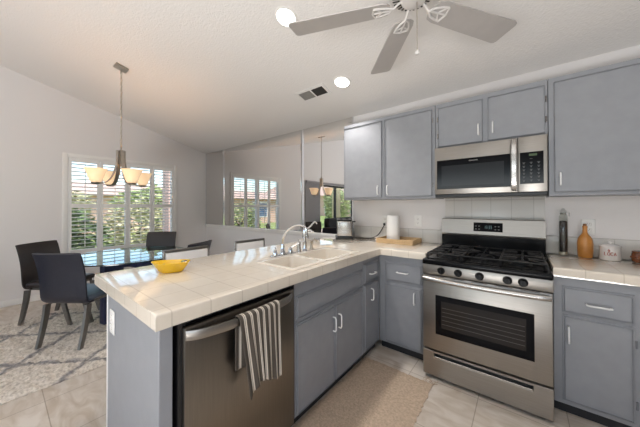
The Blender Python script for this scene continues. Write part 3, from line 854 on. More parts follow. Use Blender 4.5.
t = thing('paper_towel_roll', 'white paper towel roll standing on the bamboo tray', 'paper towel', (-.475, -.16, tz+.0105))
b = MB(); b.lathe([(.022, 0), (.064, 0), (.067, .004), (.067, .262), (.063, .268), (.022, .268), (.021, .26)], c=(-.475, -.16, tz+.0105), n=40); b.build('roll', m_towel, t)
b = MB(); b.lathe([(.019, 0), (.019, .264), (0, .264)], c=(-.475, -.16, tz+.011), n=16); b.build('core', mat('cardboard', srgb(170, 140, 106), .9), t)
t = thing('ceramic_cup', 'small floral ceramic cup behind the left end of the tray', 'cup', (-.64, -.20, CZ1+.001))
b = MB(); b.lathe([(.018, 0), (.024, .01), (.027, .045), (.025, .045), (.022, .012), (0, .010)], c=(-.64, -.20, CZ1+.001), n=20); cup = b.build('cup', m_ceramic, t)
b = MB()
for a in range(5):
    an = -2.3+a*.5; b.lathe([(.005, 0), (.005, .001), (0, .001)], n=8, M=Matrix.Translation((-.64+.0262*math.cos(an), -.20+.0262*math.sin(an), CZ1+.03)) @ Matrix.Rotation(an, 4, 'Z') @ Matrix.Rotation(PI/2, 4, 'Y'))
b.build('painted_flower', m_plastic, cup)
# yellow boat dish
BX, BY = -1.0, -2.165
t = thing('yellow_dish', 'yellow boat-shaped ceramic dish on the peninsula counter', 'bowl', (BX, BY, CZ1+.001), math.radians(48))
b = MB(); secs = []
NSs = 28
def boat(u, sc, z, lift=0):
    pts = []
    for k in range(NSs):
        a = 2*PI*k/NSs; cx, sy = math.cos(a), math.sin(a)
        L = .105*sc; W = .068*sc
        px = L*cx; py = W*sy*(1-.25*abs(cx)**3)
        pts.append((px, py, z+lift*abs(cx)**3))
    return pts
S = [boat(0, .55, 0), boat(0, .62, .004), boat(0, .82, .03, .004), boat(0, 1.0, .056, .006), boat(0, .97, .058, .006), boat(0, .78, .032, .004), boat(0, .55, .010)]
rings = [[b.bm.verts.new(p) for p in s_] for s_ in S]
for a_, c_ in zip(rings, rings[1:]):
    for k in range(NSs): b.bm.faces.new((a_[k], a_[(k+1) % NSs], c_[(k+1) % NSs], c_[k]))
b.bm.faces.new(rings[0][::-1]); b.bm.faces.new(rings[-1])
b.build('dish', m_mustard, t, world=False)
dc, ds = math.cos(math.radians(48)), math.sin(math.radians(48))
def dloc(x, y, z): return (BX+dc*x-ds*y, BY+ds*x+dc*y, CZ1+.001+z)
b = MB(); b.lathe([(0, 0), (.009, .002), (.011, .010), (.008, .018), (0, .020)], c=(0, 0, 0), n=14); o = b.build('green_key_fob', m_leafl); o.location = dloc(.062, .010, .043)
tag(o, 'small green trinket at the far end of the yellow dish', 'trinket')
b = MB(); b.lathe([(0, 0), (.010, .002), (.012, .010), (.008, .017), (0, .019)], n=14); o = b.build('dark_trinket', m_navy); o.location = dloc(.080, -.002, .046)
tag(o, 'dark blue trinket on the rim of the yellow dish', 'trinket')
b = MB(); b.box(-.03, .03, -.016, .016, 0, .006, .002); o = b.build('folded_paper', m_towel); o.location = dloc(.008, .0, .030); o.rotation_euler = (0, .05, math.radians(60))
tag(o, 'small folded white paper lying in the yellow dish', 'paper')
b = MB(); b.lathe([(0, 0), (.007, .001), (.009, .006), (.006, .011), (0, .012)], n=12); o = b.build('coin_stack', m_plastic); o.location = dloc(-.04, .004, .034)
tag(o, 'small black trinket in the near half of the yellow dish', 'trinket')
def SJ(f, prof): return [(r*f, z) for r, z in prof]
# tall jar of beans
JX, JY = .862, -.085
t = thing('tall_glass_jar', 'tall glass jar filled with dark beans right of the range', 'jar', (JX, JY, CZ1+.001))
jz = CZ1+.001
b = MB(); b.lathe(SJ(.70, [(.036, 0), (.0375, .004), (.0375, .30), (.030, .312), (.030, .330), (.0275, .330), (.0275, .312), (.0345, .299), (.0345, .008), (0, .006)]), c=(JX, JY, jz), n=32); b.build('glass', m_jar, t)
b = MB(); b.lathe(SJ(.70, [(.0335, .028), (.0338, .26), (.02, .266), (0, .262)]), c=(JX, JY, jz), n=28); b.build('beans', m_pepper, t)
b = MB(); b.lathe(SJ(.70, [(.0335, .0085), (.0335, .0275), (0, .0275)]), c=(JX, JY, jz), n=28); b.build('pale_layer', mat('pale_seed', srgb(196, 186, 166), .7, noise=.2, nscale=150), t)
b = MB(); b.lathe(SJ(.70, [(.0265, .312), (.0265, .331), (.032, .3315), (.033, .342), (.018, .350), (.012, .362), (0, .364)]), c=(JX, JY, jz), n=28); b.build('lid', m_jar, t)
b = MB(); b.tube([(JX+.021*math.cos(a), JY+.021*math.sin(a), jz+.322) for a in [2*PI*i/20 for i in range(20)]], .0028, 6, closed=True)
b.tube([(JX+.022, JY, jz+.322), (JX+.033, JY, jz+.30), (JX+.033, JY, jz+.33)], .0025, 6); b.build('clip', m_chrome, t)
# ochre bottle
OX, OY = .976, -.105
t = thing('ceramic_bottle', 'ochre ceramic bottle with narrow neck on the right counter', 'bottle', (OX, OY, CZ1+.001))
b = MB(); b.lathe(SJ(.76, [(.046, 0), (.052, .006), (.056, .05), (.057, .10), (.052, .135), (.038, .158), (.024, .172), (.018, .185), (.016, .215), (.019, .222), (.019, .232), (.012, .234), (.012, .20)]), c=(OX, OY, CZ1+.001), n=36); b.build('body', m_orange, t)
b = MB(); b.lathe(SJ(.76, [(.0115, .205), (.0115, .236), (.014, .238), (.013, .248), (0, .250)]), c=(OX, OY, CZ1+.001), n=18); b.build('cork', mat('cork', srgb(128, 84, 52), .8, noise=.2, nscale=60), t)
# white canister
KX, KY = 1.098, -.115
t = thing('lidded_canister', 'white lidded ceramic canister with red lettering on the right counter', 'canister', (KX, KY, CZ1+.001))
b = MB(); b.lathe(SJ(.84, [(.058, 0), (.0615, .003), (.0625, .008), (.0615, .088), (.060, .092), (.056, .092), (.056, .01), (0, .01)]), c=(KX, KY, CZ1+.001), n=40); body = b.build('body', m_ceramic, t)
b = MB(); b.lathe(SJ(.84, [(.0645, .0925), (.0665, .095), (.064, .099), (.045, .108), (.016, .112), (.009, .116), (.014, .124), (.013, .131), (0, .134)]), c=(KX, KY, CZ1+.001), n=40); b.build('lid', m_ceramic, t)
# red brush lettering wrapped on the canister: letter strokes laid on its curved front
def on_can(a, z, out=.0008): return (KX+(.0522+out)*math.cos(a), KY+(.0522+out)*math.sin(a), CZ1+.001+z)
b = MB(); fa = math.atan2(-2.8-KY, .61-KX)       # faces the room
STK = {'L': [[(0, 1), (0, 0), (.6, 0)]], 'O': [[(.35+.35*math.cos(x), .5+.5*math.sin(x)) for x in [2*PI*i/10 for i in range(11)]]],
       'C': [[(.35+.35*math.cos(x), .5+.5*math.sin(x)) for x in [.8+4.7*i/8 for i in range(9)]]], 'A': [[(0, 0), (.35, 1), (.7, 0)], [(.15, .38), (.55, .38)]]}
cur = -.52
for ch in 'LOCA':
    for st in STK[ch]:
        b.tube([on_can(fa+cur+p[0]*.32, .036+p[1]*.022) for p in st], .0019, 6)
    cur += .29
b.tube([on_can(fa-.10+.07*math.cos(x), .070+.006*math.sin(x)) for x in [2*PI*i/10 for i in range(11)]], .0022, 6)
b.tube([on_can(fa-.10+.0, .062), on_can(fa-.05, .064), on_can(fa+.02, .069)], .0015, 6)
b.build('painted_lettering', m_red, body)
# amber jar
AX, AY = 1.235, -.12
t = thing('amber_jar', 'squat amber glass jar at the right end of the counter', 'jar', (AX, AY, CZ1+.001))
b = MB(); b.lathe(SJ(.84, [(.040, 0), (.046, .005), (.050, .03), (.049, .055), (.044, .064), (.041, .064), (.044, .05), (.044, .012), (0, .010)]), c=(AX, AY, CZ1+.001), n=32)
for k in range(12):
    a = 2*PI*k/12; b.lathe([(0, -.008), (.006, -.005), (.008, 0), (.006, .005), (0, .008)], c=(AX+.0395*math.cos(a), AY+.0395*math.sin(a), CZ1+.034), n=8)
b.build('body', m_amber, t)
b = MB(); b.lathe(SJ(.84, [(.046, .065), (.047, .074), (.030, .080), (0, .081)]), c=(AX, AY, CZ1+.001), n=32); b.build('lid', m_amber, t)
# wall outlets
def outlet(label, c, n, group='wall outlets'):
    c, n = Vector(c), Vector(n); sd = Vector((0, 0, 1)).cross(n).normalized()
    t = thing('wall_outlet', label, 'outlet', c, math.atan2(n.x, -n.y), group)
    b = MB(); b.box(-.037, .037, -.007, -.0005, -.058, .058, .003); p = b.build('cover_plate', m_white, t, world=False)
    for dz in (-.021, .021):
        b = MB(); b.box(-.015, .015, -.0085, -.0072, dz-.014, dz+.014, .004, 2); f = b.build('socket', m_trim, p, world=False)
        b = MB()
        for dx in (-.006, .006): b.box(dx-.001, dx+.001, -.0088, -.0086, dz-.002, dz+.006)
        b.cyl((0, -.0086, dz-.007), (0, -.0089, dz-.007), .002, n=8); b.build('slots', m_plastic, f, world=False, smooth=False)
outlet('white wall outlet above the toaster cord', (-.632, 0, 1.145), (0, -1, 0))
outlet('white wall outlet between the paper towel and the range', (-.262, 0, 1.155), (0, -1, 0))
outlet('white wall outlet behind the ochre bottle', (1.008, 0, 1.155), (0, -1, 0))
outlet('white outlet on the grey end panel of the peninsula', (-1.005, -2.4325, .735), (0, -1, 0))

# ------------------------------------------------------------------ ceiling fan
HX, HY, HZ = .185, -1.49, 2.36
t = thing('ceiling_fan', 'white five-blade ceiling fan hanging over the kitchen', 'fan', (HX, HY, zc(HY)))
b = MB(); b.lathe([(.012, -.40), (.012, -.02)], c=(HX, HY, zc(HY)), n=14); b.build('downrod', m_fan, t)
b = MB(); b.lathe([(.03, -.13), (.065, -.10), (.075, -.03), (.075, .03)], c=(HX, HY, zc(HY)-.01), n=28); b.build('canopy', m_fan, t)
b = MB(); b.lathe([(.065, .022), (.108, .03), (.125, .045), (.13, .10), (.10, .13), (.04, .145)], c=(HX, HY, HZ), n=40); b.build('motor_housing', m_fan, t)
b = MB()
for k in range(30):
    a = 2*PI*k/30
    vs = b.box(.068, .104, -.004, .004, .0, .002)
    bmesh.ops.rotate(b.bm, verts=vs, cent=(.08, 0, 0), matrix=Matrix.Rotation(-.13, 3, 'Y'))
    bmesh.ops.rotate(b.bm, verts=vs, cent=(0, 0, 0), matrix=Matrix.Rotation(a, 3, 'Z'))
    bmesh.ops.translate(b.bm, verts=vs, vec=(HX, HY, HZ+.0205))
b.build('vent_slots', m_ventdark, t, smooth=False)
b = MB(); b.lathe([(0, -.012), (.045, -.012), (.058, -.006), (.062, .005), (.062, .021)], c=(HX, HY, HZ), n=32); b.build('switch_housing', m_fan, t)
for k in range(5):
    a = math.radians(129.6+72*k); R3 = Matrix.Rotation(a, 3, 'Z')
    PT = Matrix.Rotation(math.radians(-11), 3, 'X')
    def place(v): return Vector((HX, HY, HZ-.022)) + R3 @ v
    b = MB()
    N = 12; out = []
    x0, x1, w0, w1, cr = .115, .665, .062, .077, .022
    poly = [(x0+.05, -w0), (x1-cr, -w1), (x1-cr*.3, -w1+cr*.3), (x1, -w1+cr), (x1, w1-cr), (x1-cr*.3, w1-cr*.3), (x1-cr, w1), (x0+.05, w0), (x0+.015, w0*.85), (x0, w0*.45), (x0, -w0*.45), (x0+.015, -w0*.85)]
    def fm(x, y, z): return place(PT @ Vector((x, y, z)))
    b.prism(poly, 0, .007, lambda x, y, z: fm(x, y, z))
    bl = b.build('blade', m_blade, t, angle=30)
    b = MB()
    def P3(x, y, z): return fm(x, y, z)
    b.tube([place(Vector((.05, 0, .03))), place(Vector((.075, .003, .016))), P3(.10, .006, -.005), P3(.125, .026, -.006), P3(.16, .036, -.005), P3(.195, .040, -.004)], .0062, 8)
    b.tube([P3(.10, .006, -.005), P3(.12, -.018, -.006), P3(.16, -.035, -.005), P3(.195, -.040, -.004)], .0055, 8)
    b.tube([P3(.195, .040, -.004), P3(.206, 0, -.004), P3(.195, -.040, -.004)], .0052, 8)
    b.tube([P3(.11, .002, -.006), P3(.16, 0, -.005), P3(.206, 0, -.004)], .0048, 8)
    b.tube([P3(.155, 0, -.005), P3(.185, .038, -.004)], .0042, 8); b.tube([P3(.155, 0, -.005), P3(.185, -.038, -.004)], .0042, 8)
    b.build('blade_bracket', m_fan, bl)
pcx, pcy = HX+.015, HY+.006
b = MB(); b.tube([(pcx, pcy, HZ-.006), (pcx, pcy, 2.095)], .0022, 6); pc = b.build('pull_chain', m_nickel, t)
b = MB(); b.lathe([(0, -.012), (.008, -.010), (.011, -.002), (.009, .006), (.003, .012), (0, .013)], c=(pcx, pcy, 2.09), n=14); b.build('pull_knob', m_fan, pc)

# ------------------------------------------------------------------ recessed lights and vent on the sloping ceiling
TILT = -math.atan(SL)
def sloped(name, label, cat, x, y, group=None):
    t = thing(name, label, cat, (x, y, zc(y)-.0005), 0, group); t.rotation_euler = (TILT, 0, 0); return t
for (x, y, lab) in ((-.842, -1.39, 'round recessed ceiling light beside the fan blade tip'), (-.842, -.589, 'round recessed ceiling light beside the air vent')):
    t = sloped('recessed_light', lab, 'ceiling light', x, y, 'recessed ceiling lights')
    b = MB(); b.lathe([(.076, 0), (.094, 0), (.094, -.004), (.082, -.008), (.076, -.004)], n=40); b.build('trim_ring', m_trim, t, world=False)
    b = MB(); b.lathe([(0, -.005), (.074, -.004), (.0755, 0), (0, 0)], n=40); b.build('lens', m_bulb, t, world=False)
    l = bpy.data.lights.new('recessed_lamp', 'SPOT'); l.energy = 60; l.spot_size = math.radians(105); l.spot_blend = .8; l.shadow_soft_size = .045; l.color = (1, .96, .92)
    o = bpy.data.objects.new('recessed_lamp', l); COL.objects.link(o); o.location = (x, y, zc(y)-.06)
t = sloped('ceiling_vent', 'rectangular white ceiling vent with dark grille half', 'vent', -1.235, -.58)
b = MB()
b.cells([-.20, -.178, -.008, .008, .165, .20], [-.088, -.062, .062, .088], lambda i, j: not (j == 1 and i in (1, 3)), -.0075, -.0002, lambda u, v, w: (u, v, w)); b.build('vent_frame', m_trim, t, world=False, smooth=False)
b = MB(); b.box(-.178, -.008, -.062, .062, -.0025, -.0003); g = b.build('light_backing', m_ventgrey, t, world=False, smooth=False)
b = MB(); b.box(.008, .165, -.062, .062, -.0025, -.0003); g2 = b.build('dark_backing', m_ventdark, t, world=False, smooth=False)
b = MB()
for k in range(9): b.box(-.176, -.010, -.058+k*.0138, -.051+k*.0138, -.006, -.003)
b.build('slats', m_ventgrey, g, world=False, smooth=False)
b = MB()
for k in range(11): b.box(.012+k*.0138, .0145+k*.0138, -.061, .061, -.006, -.003)
b.build('slats', mat('vent_slat_dark', srgb(84, 80, 76), .6), g2, world=False, smooth=False)

# ------------------------------------------------------------------ chandelier
CX, CY = -3.045, -1.905
t = thing('chandelier', 'brushed nickel chandelier with glowing alabaster bowls over the dining table', 'chandelier', (CX, CY, zc(CY)))
b = MB()
vs = b.box(-.062, .062, -.062, .062, -.020, -.001, .004)
bmesh.ops.rotate(b.bm, verts=b.bm.verts[:], cent=(0, 0, 0), matrix=Matrix.Rotation(math.radians(0), 3, 'Z'))
bmesh.ops.rotate(b.bm, verts=b.bm.verts[:], cent=(0, 0, 0), matrix=Matrix.Rotation(TILT, 3, 'X'))
b.build('canopy', m_nickel, t, world=False)
b = MB(); zt, zb_ = zc(CY)-.022, 1.985
nl = 26; pt = (zt-zb_)/nl
for k in range(nl):
    z = zt-pt*(k+.5); L = pt*.62; w = .0105; al = PI/2*(k % 2)+.4
    b.tube([(CX+w*math.cos(q)*math.cos(al), CY+w*math.cos(q)*math.sin(al), z+L*math.sin(q)) for q in [2*PI*i/10 for i in range(10)]], .0032, 6, closed=True)
b.build('chain', m_nickel, t)
b = MB(); b.tube([(CX, CY, zt), (CX, CY, zb_)], .002, 6); b.build('cord', m_nickel, t)
b = MB(); b.cyl((CX, CY, 1.80), (CX, CY, 1.965), .012, n=14); b.lathe([(.02, -.01), (.02, 0), (0, .008)], c=(CX, CY, 1.97), n=16)
b.tube([(CX+.016*math.cos(q), CY, 1.99+.016*math.sin(q)) for q in [2*PI*i/14 for i in range(14)]], .0035, 6, closed=True); b.build('stem', m_nickel, t)
RB = .235
vd = math.atan2(.30, -1.23)                 # viewing direction in plan
for k in range(4):
    a = vd+math.radians(-65+90*k); ca, sa = math.cos(a), math.sin(a)
    ctr = []
    for (r, z) in ((.038, 1.965), (.036, 1.87), (.045, 1.78), (.075, 1.68), (.12, 1.60), (.185, 1.567), (RB, 1.567)): ctr.append((r, z))
    P_ = smoothp([(r, 0, z) for r, z in ctr])
    secs = []
    for i, p in enumerate(P_):
        tg = (P_[min(i+1, len(P_)-1)]-P_[max(i-1, 0)]).normalized(); nr = Vector((-tg.z, 0, tg.x))
        ww, th = .019, .004
        q4 = [p+nr*th+Vector((0, ww, 0)), p+nr*th-Vector((0, ww, 0)), p-nr*th-Vector((0, ww, 0)), p-nr*th+Vector((0, ww, 0))]
        secs.append([(CX+v.x*ca-v.y*sa, CY+v.x*sa+v.y*ca, v.z) for v in q4])
    b = MB(); b.sweep(secs); arm = b.build('arm', m_nickel, t)
    bx, by = CX+RB*ca, CY+RB*sa
    b = MB(); b.lathe([(.0, -.012), (.03, -.010), (.042, .004), (.045, .012), (0, .012)], c=(bx, by, 1.567), n=24); b.build('shade_holder', m_nickel, arm)
    b = MB(); b.lathe([(.038, .0125), (.050, .024), (.062, .054), (.074, .092), (.086, .132), (.104, .160), (.100, .1615), (.084, .133), (.070, .096), (.058, .057), (.045, .030), (0, .020)], c=(bx, by, 1.567), n=36); b.build('shade', m_shade, arm)
    l = bpy.data.lights.new('chandelier_lamp', 'POINT'); l.energy = 3; l.shadow_soft_size = .03; l.color = (1, .78, .52)
    o = bpy.data.objects.new('chandelier_lamp', l); COL.objects.link(o); o.location = (bx, by, 1.655)

# ------------------------------------------------------------------ dining table
TCX, TCY, TR = -3.05, -1.81, .605
t = thing('dining_table', 'round glass-topped dining table with navy base on the shag rug', 'table', (TCX, TCY, .03))
b = MB(); b.lathe([(0, .738), (TR-.004, .738), (TR-.004, .750), (0, .750)], c=(TCX, TCY, 0), n=72); b.build('glass_top', m_tableglass, t)
b = MB()
ri, ro = TR-.0035, TR
secs = [[b.bm.verts.new((TCX+r*math.cos(2*PI*k/72), TCY+r*math.sin(2*PI*k/72), z)) for (r, z) in ((ri, .738), (ro, .739), (ro, .749), (ri, .750))] for k in range(72)]
for k in range(72):
    a_, c_ = secs[k], secs[(k+1) % 72]
    for q in range(4): b.bm.faces.new((a_[q], a_[(q+1) % 4], c_[(q+1) % 4], c_[q]))
b.build('glass_edge', m_glassedge, t)
th0 = math.atan2(-.263, .074)
for k in range(4):
    a = th0+PI/2*k; dx, dy = math.cos(a), math.sin(a)
    px, py = TCX+.24*dx, TCY+.24*dy
    b = MB(); b.box(px-.045, px+.045, py-.045, py+.045, .0365, .7365, .004, 2, rot=Matrix.Rotation(a, 3, 'Z')); b.build('leg', m_navy, t)
for k in range(2):
    a = th0+PI/2*k
    b = MB(); b.box(TCX-.196, TCX+.196, TCY-.035, TCY+.035, .61 - .001*k, .72+.001*k, .004, 2, rot=Matrix.Rotation(a, 3, 'Z')); b.build('stretcher', m_navy, t)

# ------------------------------------------------------------------ dining chairs
def make_chair(label, mb_back, mseat):
    t = thing('dining_chair', label, 'chair', (0, 0, 0), 0, 'leather dining chairs')
    # seat
    b = MB(); b.box(-.215, .215, -.20, .19, .40, .455, .022, 4); b.build('seat', mseat, t, world=False)
    # backrest: curved upholstered shell from under the seat to the top
    prof = [(-.15, .395), (-.205, .398), (-.232, .43), (-.242, .50), (-.252, .60), (-.270, .70), (-.298, .80), (-.325, .862)]
    P_ = smoothp([(0, y, z) for y, z in prof], 1); secs = []
    for i, p in enumerate(P_):
        tg = (P_[min(i+1, len(P_)-1)]-P_[max(i-1, 0)]).normalized(); nr = Vector((0, -tg.z, tg.y))
        u = i/(len(P_)-1); w = .213+.004*u; th = .016 if u < .9 else .013
        ring = []
        NX = 10
        for q in range(NX+1):
            x = -w+2*w*q/NX; cv = .03*u*(x/w)**2
            ring.append(Vector((x, p.y+cv, p.z))+nr*th*(1 if 0 < q < NX else .45))
        for q in range(NX, -1, -1):
            x = -w+2*w*q/NX; cv = .03*u*(x/w)**2
            ring.append(Vector((x, p.y+cv, p.z))-nr*th*(1 if 0 < q < NX else .45))
        secs.append(ring)
    b = MB(); b.sweep(secs); b.build('backrest', mb_back, t, world=False, angle=50)
    b = MB()
    for x in (-.17, .17): b.box(x-.014, x+.014, -.19, .175, .372, .3985, .003, 1)
    for y in (-.16, .15): b.box(-.156, .156, y-.012, y+.012, .374, .397, .003, 1)
    b.build('seat_frame', m_leg, t, world=False)
    for sx in (-1, 1):
        for (yf, yt) in ((-.265, -.19), (.265, .165)):
            x = sx*.195; secs = []
            for u in (0, .25, .5, .75, 1):
                z = .372*(1-u); y = yt+(yf-yt)*u**1.35; hw = .017; hd = .026-.008*u
                secs.append([(x-hw*.7, y-hd, z), (x+hw*.7, y-hd, z), (x+hw*.7, y+hd, z), (x-hw*.7, y+hd, z)])
            b = MB(); b.sweep(secs); b.build('leg', m_leg, t, world=False)
    return t
RZ = .0365
c2 = make_chair('navy leather dining chair with its back to the peninsula, nearest of the set', m_leather, m_seat)
c2.location = (-2.82, -2.233, RZ); c2.rotation_euler = (0, 0, math.radians(37))
c1 = make_chair('dark brown leather dining chair on the wall side of the table', m_brown, m_brown)
c1.location = (-3.565, -2.315, RZ); c1.rotation_euler = (0, 0, math.radians(-50.5))
dup(c1, (-3.80, -1.31, RZ), math.radians(-132), 'dark brown leather dining chair in front of the window, behind the glass table')
dup(c2, (-2.57, -1.47, RZ), math.radians(119), 'dark leather dining chair mostly hidden behind the white stool')

# ------------------------------------------------------------------ white bar stools behind the peninsula
def make_stool(label):
    t = thing('bar_stool', label, 'stool', (0, 0, 0), 0, 'white bar stools')
    b = MB(); b.box(-.19, .19, -.19, .19, .60, .655, .02, 3); b.build('seat', m_cream, t, world=False)
    b = MB(); b.box(-.178, .178, -.212, -.186, .70, .9275, .010, 3); b.build('backrest', m_cream, t, world=False)
    b = MB(); b.tube(smoothp([(-.192, -.20, .60), (-.192, -.20, .91), (-.185, -.20, .935), (-.16, -.20, .94), (.16, -.20, .94), (.185, -.20, .935), (.192, -.20, .91), (.192, -.20, .60)], 2), .008, 10)
    b.build('back_frame', m_steelb, t, world=False)
    b = MB(); b.box(-.186, .186, -.215, -.183, .928, .950, .005, 2); b.build('top_rail', m_leg, t, world=False)
    for sx in (-1, 1):
        for sy in (-1, 1):
            b = MB(); b.tube([(sx*.172, sy*.172, .598), (sx*.205, sy*.205, 0)], .012, 10); b.build('leg', m_steelb, t, world=False)
    b = MB(); q = .193
    b.tube([(-q, -q, .22), (q, -q, .22), (q, q, .22), (-q, q, .22)], .008, 8, closed=True); b.build('foot_ring', m_steelb, t, world=False)
    return t
s1 = make_stool('white upholstered bar stool with metal top rail behind the yellow dish')
s1.location = (-1.50, -1.755, .001); s1.rotation_euler = (0, 0, math.radians(-90))
dup(s1, (-1.53, -1.07, .001), math.radians(-90), 'white upholstered bar stool with metal top rail behind the sink')

# ------------------------------------------------------------------ rugs
def rugmat():
    m, n, l, bs = newmat('shag_wool')
    tc = n.new('ShaderNodeTexCoord'); sp = n.new('ShaderNodeSeparateXYZ')
    nz = n.new('ShaderNodeTexNoise'); nz.inputs['Scale'].default_value = 14; nz.inputs['Detail'].default_value = 3
    l.new(tc.outputs['Object'], nz.inputs[0])
    ad = n.new('ShaderNodeVectorMath'); ad.operation = 'MULTIPLY_ADD'; ad.inputs[1].default_value = (.09, .09, 0)
    l.new(nz.outputs['Color'], ad.inputs[0]); l.new(tc.outputs['Object'], ad.inputs[2]); l.new(ad.outputs[0], sp.inputs[0])
    def fam(op, off):
        a = n.new('ShaderNodeMath'); a.operation = op; l.new(sp.outputs['Y'], a.inputs[0]); l.new(sp.outputs['X'], a.inputs[1])
        o = n.new('ShaderNodeMath'); o.operation = 'ADD'; o.inputs[1].default_value = off; l.new(a.outputs[0], o.inputs[0])
        p = n.new('ShaderNodeMath'); p.operation = 'PINGPONG'; p.inputs[1].default_value = .375; l.new(o.outputs[0], p.inputs[0])
        return p
    f1, f2 = fam('SUBTRACT', .05-.0), fam('ADD', 5.34-.09)
    mn = n.new('ShaderNodeMath'); mn.operation = 'MINIMUM'; l.new(f1.outputs[0], mn.inputs[0]); l.new(f2.outputs[0], mn.inputs[1])
    r = n.new('ShaderNodeValToRGB')
    r.color_ramp.elements[0].position = .006; r.color_ramp.elements[0].color = (*srgb(146, 142, 142), 1)
    r.color_ramp.elements[1].position = .05; r.color_ramp.elements[1].color = (*srgb(226, 216, 204), 1)
    l.new(mn.outputs[0], r.inputs[0])
    n2 = n.new('ShaderNodeTexNoise'); n2.inputs['Scale'].default_value = 55; n2.inputs['Detail'].default_value = 4; l.new(tc.outputs['Object'], n2.inputs[0])
    r2 = n.new('ShaderNodeValToRGB'); r2.color_ramp.elements[0].position = .3; r2.color_ramp.elements[0].color = (.52, .49, .46, 1); r2.color_ramp.elements[1].position = .6; r2.color_ramp.elements[1].color = (1, 1, 1, 1)
    l.new(n2.outputs[0], r2.inputs[0])
    mx = n.new('ShaderNodeMix'); mx.data_type = 'RGBA'; mx.blend_type = 'MULTIPLY'; mx.inputs[0].default_value = .8
    l.new(r.outputs[0], mx.inputs[6]); l.new(r2.outputs[0], mx.inputs[7]); l.new(mx.outputs[2], bs.inputs['Base Color'])
    bs.inputs['Roughness'].default_value = 1; bs.inputs['Specular IOR Level'].default_value = .1
    return m
def shag(name, x0, x1, y0, y1, z0, z1, step, amp, m, sides=True):
    b = MB(); nx = int((x1-x0)/step); ny = int((y1-y0)/step)
    V = []
    for i in range(nx+1):
        row = []
        for j in range(ny+1):
            ed = min(i, nx-i, j, ny-j)
            e = min(1, .35+.3*ed)
            row.append(b.bm.verts.new((x0+(x1-x0)*i/nx+random.uniform(-.4, .4)*step, y0+(y1-y0)*j/ny+random.uniform(-.4, .4)*step, z0+(z1-z0)*e+random.uniform(-amp, 0)*e)))
        V.append(row)
    for i in range(nx):
        for j in range(ny): b.bm.faces.new((V[i][j], V[i+1][j], V[i+1][j+1], V[i][j+1]))
    ring = [V[i][0] for i in range(nx+1)]+[V[nx][j] for j in range(1, ny+1)]+[V[i][ny] for i in range(nx-1, -1, -1)]+[V[0][j] for j in range(ny-1, 0, -1)]
    low = [b.bm.verts.new((v.co.x, v.co.y, z0)) for v in ring]; n = len(ring)
    for k in range(n): b.bm.faces.new((ring[k], low[k], low[(k+1) % n], ring[(k+1) % n]))
    b.bm.faces.new(low)
    return b.build(name, m, angle=60)
o = shag('shag_rug', -3.90, -2.105, -3.45, -.70, .001, .034, .0195, .024, rugmat())
tag(o, 'white shag rug with grey diamond lines under the dining table', 'rug')
m_mat = mat('taupe_mat', srgb(198, 176, 154), 1, spec=.1, noise=.16, nscale=70, bump=.5, bscale=160)
o = shag('kitchen_mat', -.462, .095, -2.37, -.805, .001, .012, .018, .003, m_mat)
tag(o, 'taupe kitchen mat along the sink cabinets', 'mat')
b = MB()
for k in range(16):
    x = .05+random.uniform(-.03, .05); y = -.80+random.uniform(-.03, .035)
    b.tube([(x, y, .003), (x+random.uniform(-.02, .02), y+.02, .004), (x+random.uniform(-.03, .03), y+.04, .003)], .0016, 5)

fr = b.build('fringe', m_mat, o)

# ------------------------------------------------------------------ living room sofa seen in the mirror
t = thing('sofa', 'black sofa standing before the sliding door, seen in the mirror', 'sofa', (-3.85, -4.6, 0))
b = MB(); b.box(-4.35, -3.45, -5.6, -3.75, .10, .40, .03); b.build('base', m_sofa, t)
b = MB(); b.box(-4.40, -4.17, -5.6, -3.75, .405, .93, .05, 3); b.build('backrest', m_sofa, t)
for (a, c) in ((-5.80, -5.602), (-3.748, -3.55)):
    b = MB(); b.box(-4.38, -3.45, a, c, .10, .62, .04, 3); b.build('armrest', m_sofa, t)
for (a, c) in ((-5.595, -4.69), (-4.68, -3.76)):
    b = MB(); b.box(-4.16, -3.43, a, c, .405, .53, .04, 3); b.build('cushion', m_sofa, t)
for x in (-4.30, -3.52):
    for y in (-5.7, -3.65):
        b = MB(); b.cyl((x, y, 0), (x, y, .099), .02, n=10); b.build('leg', m_frame, t)

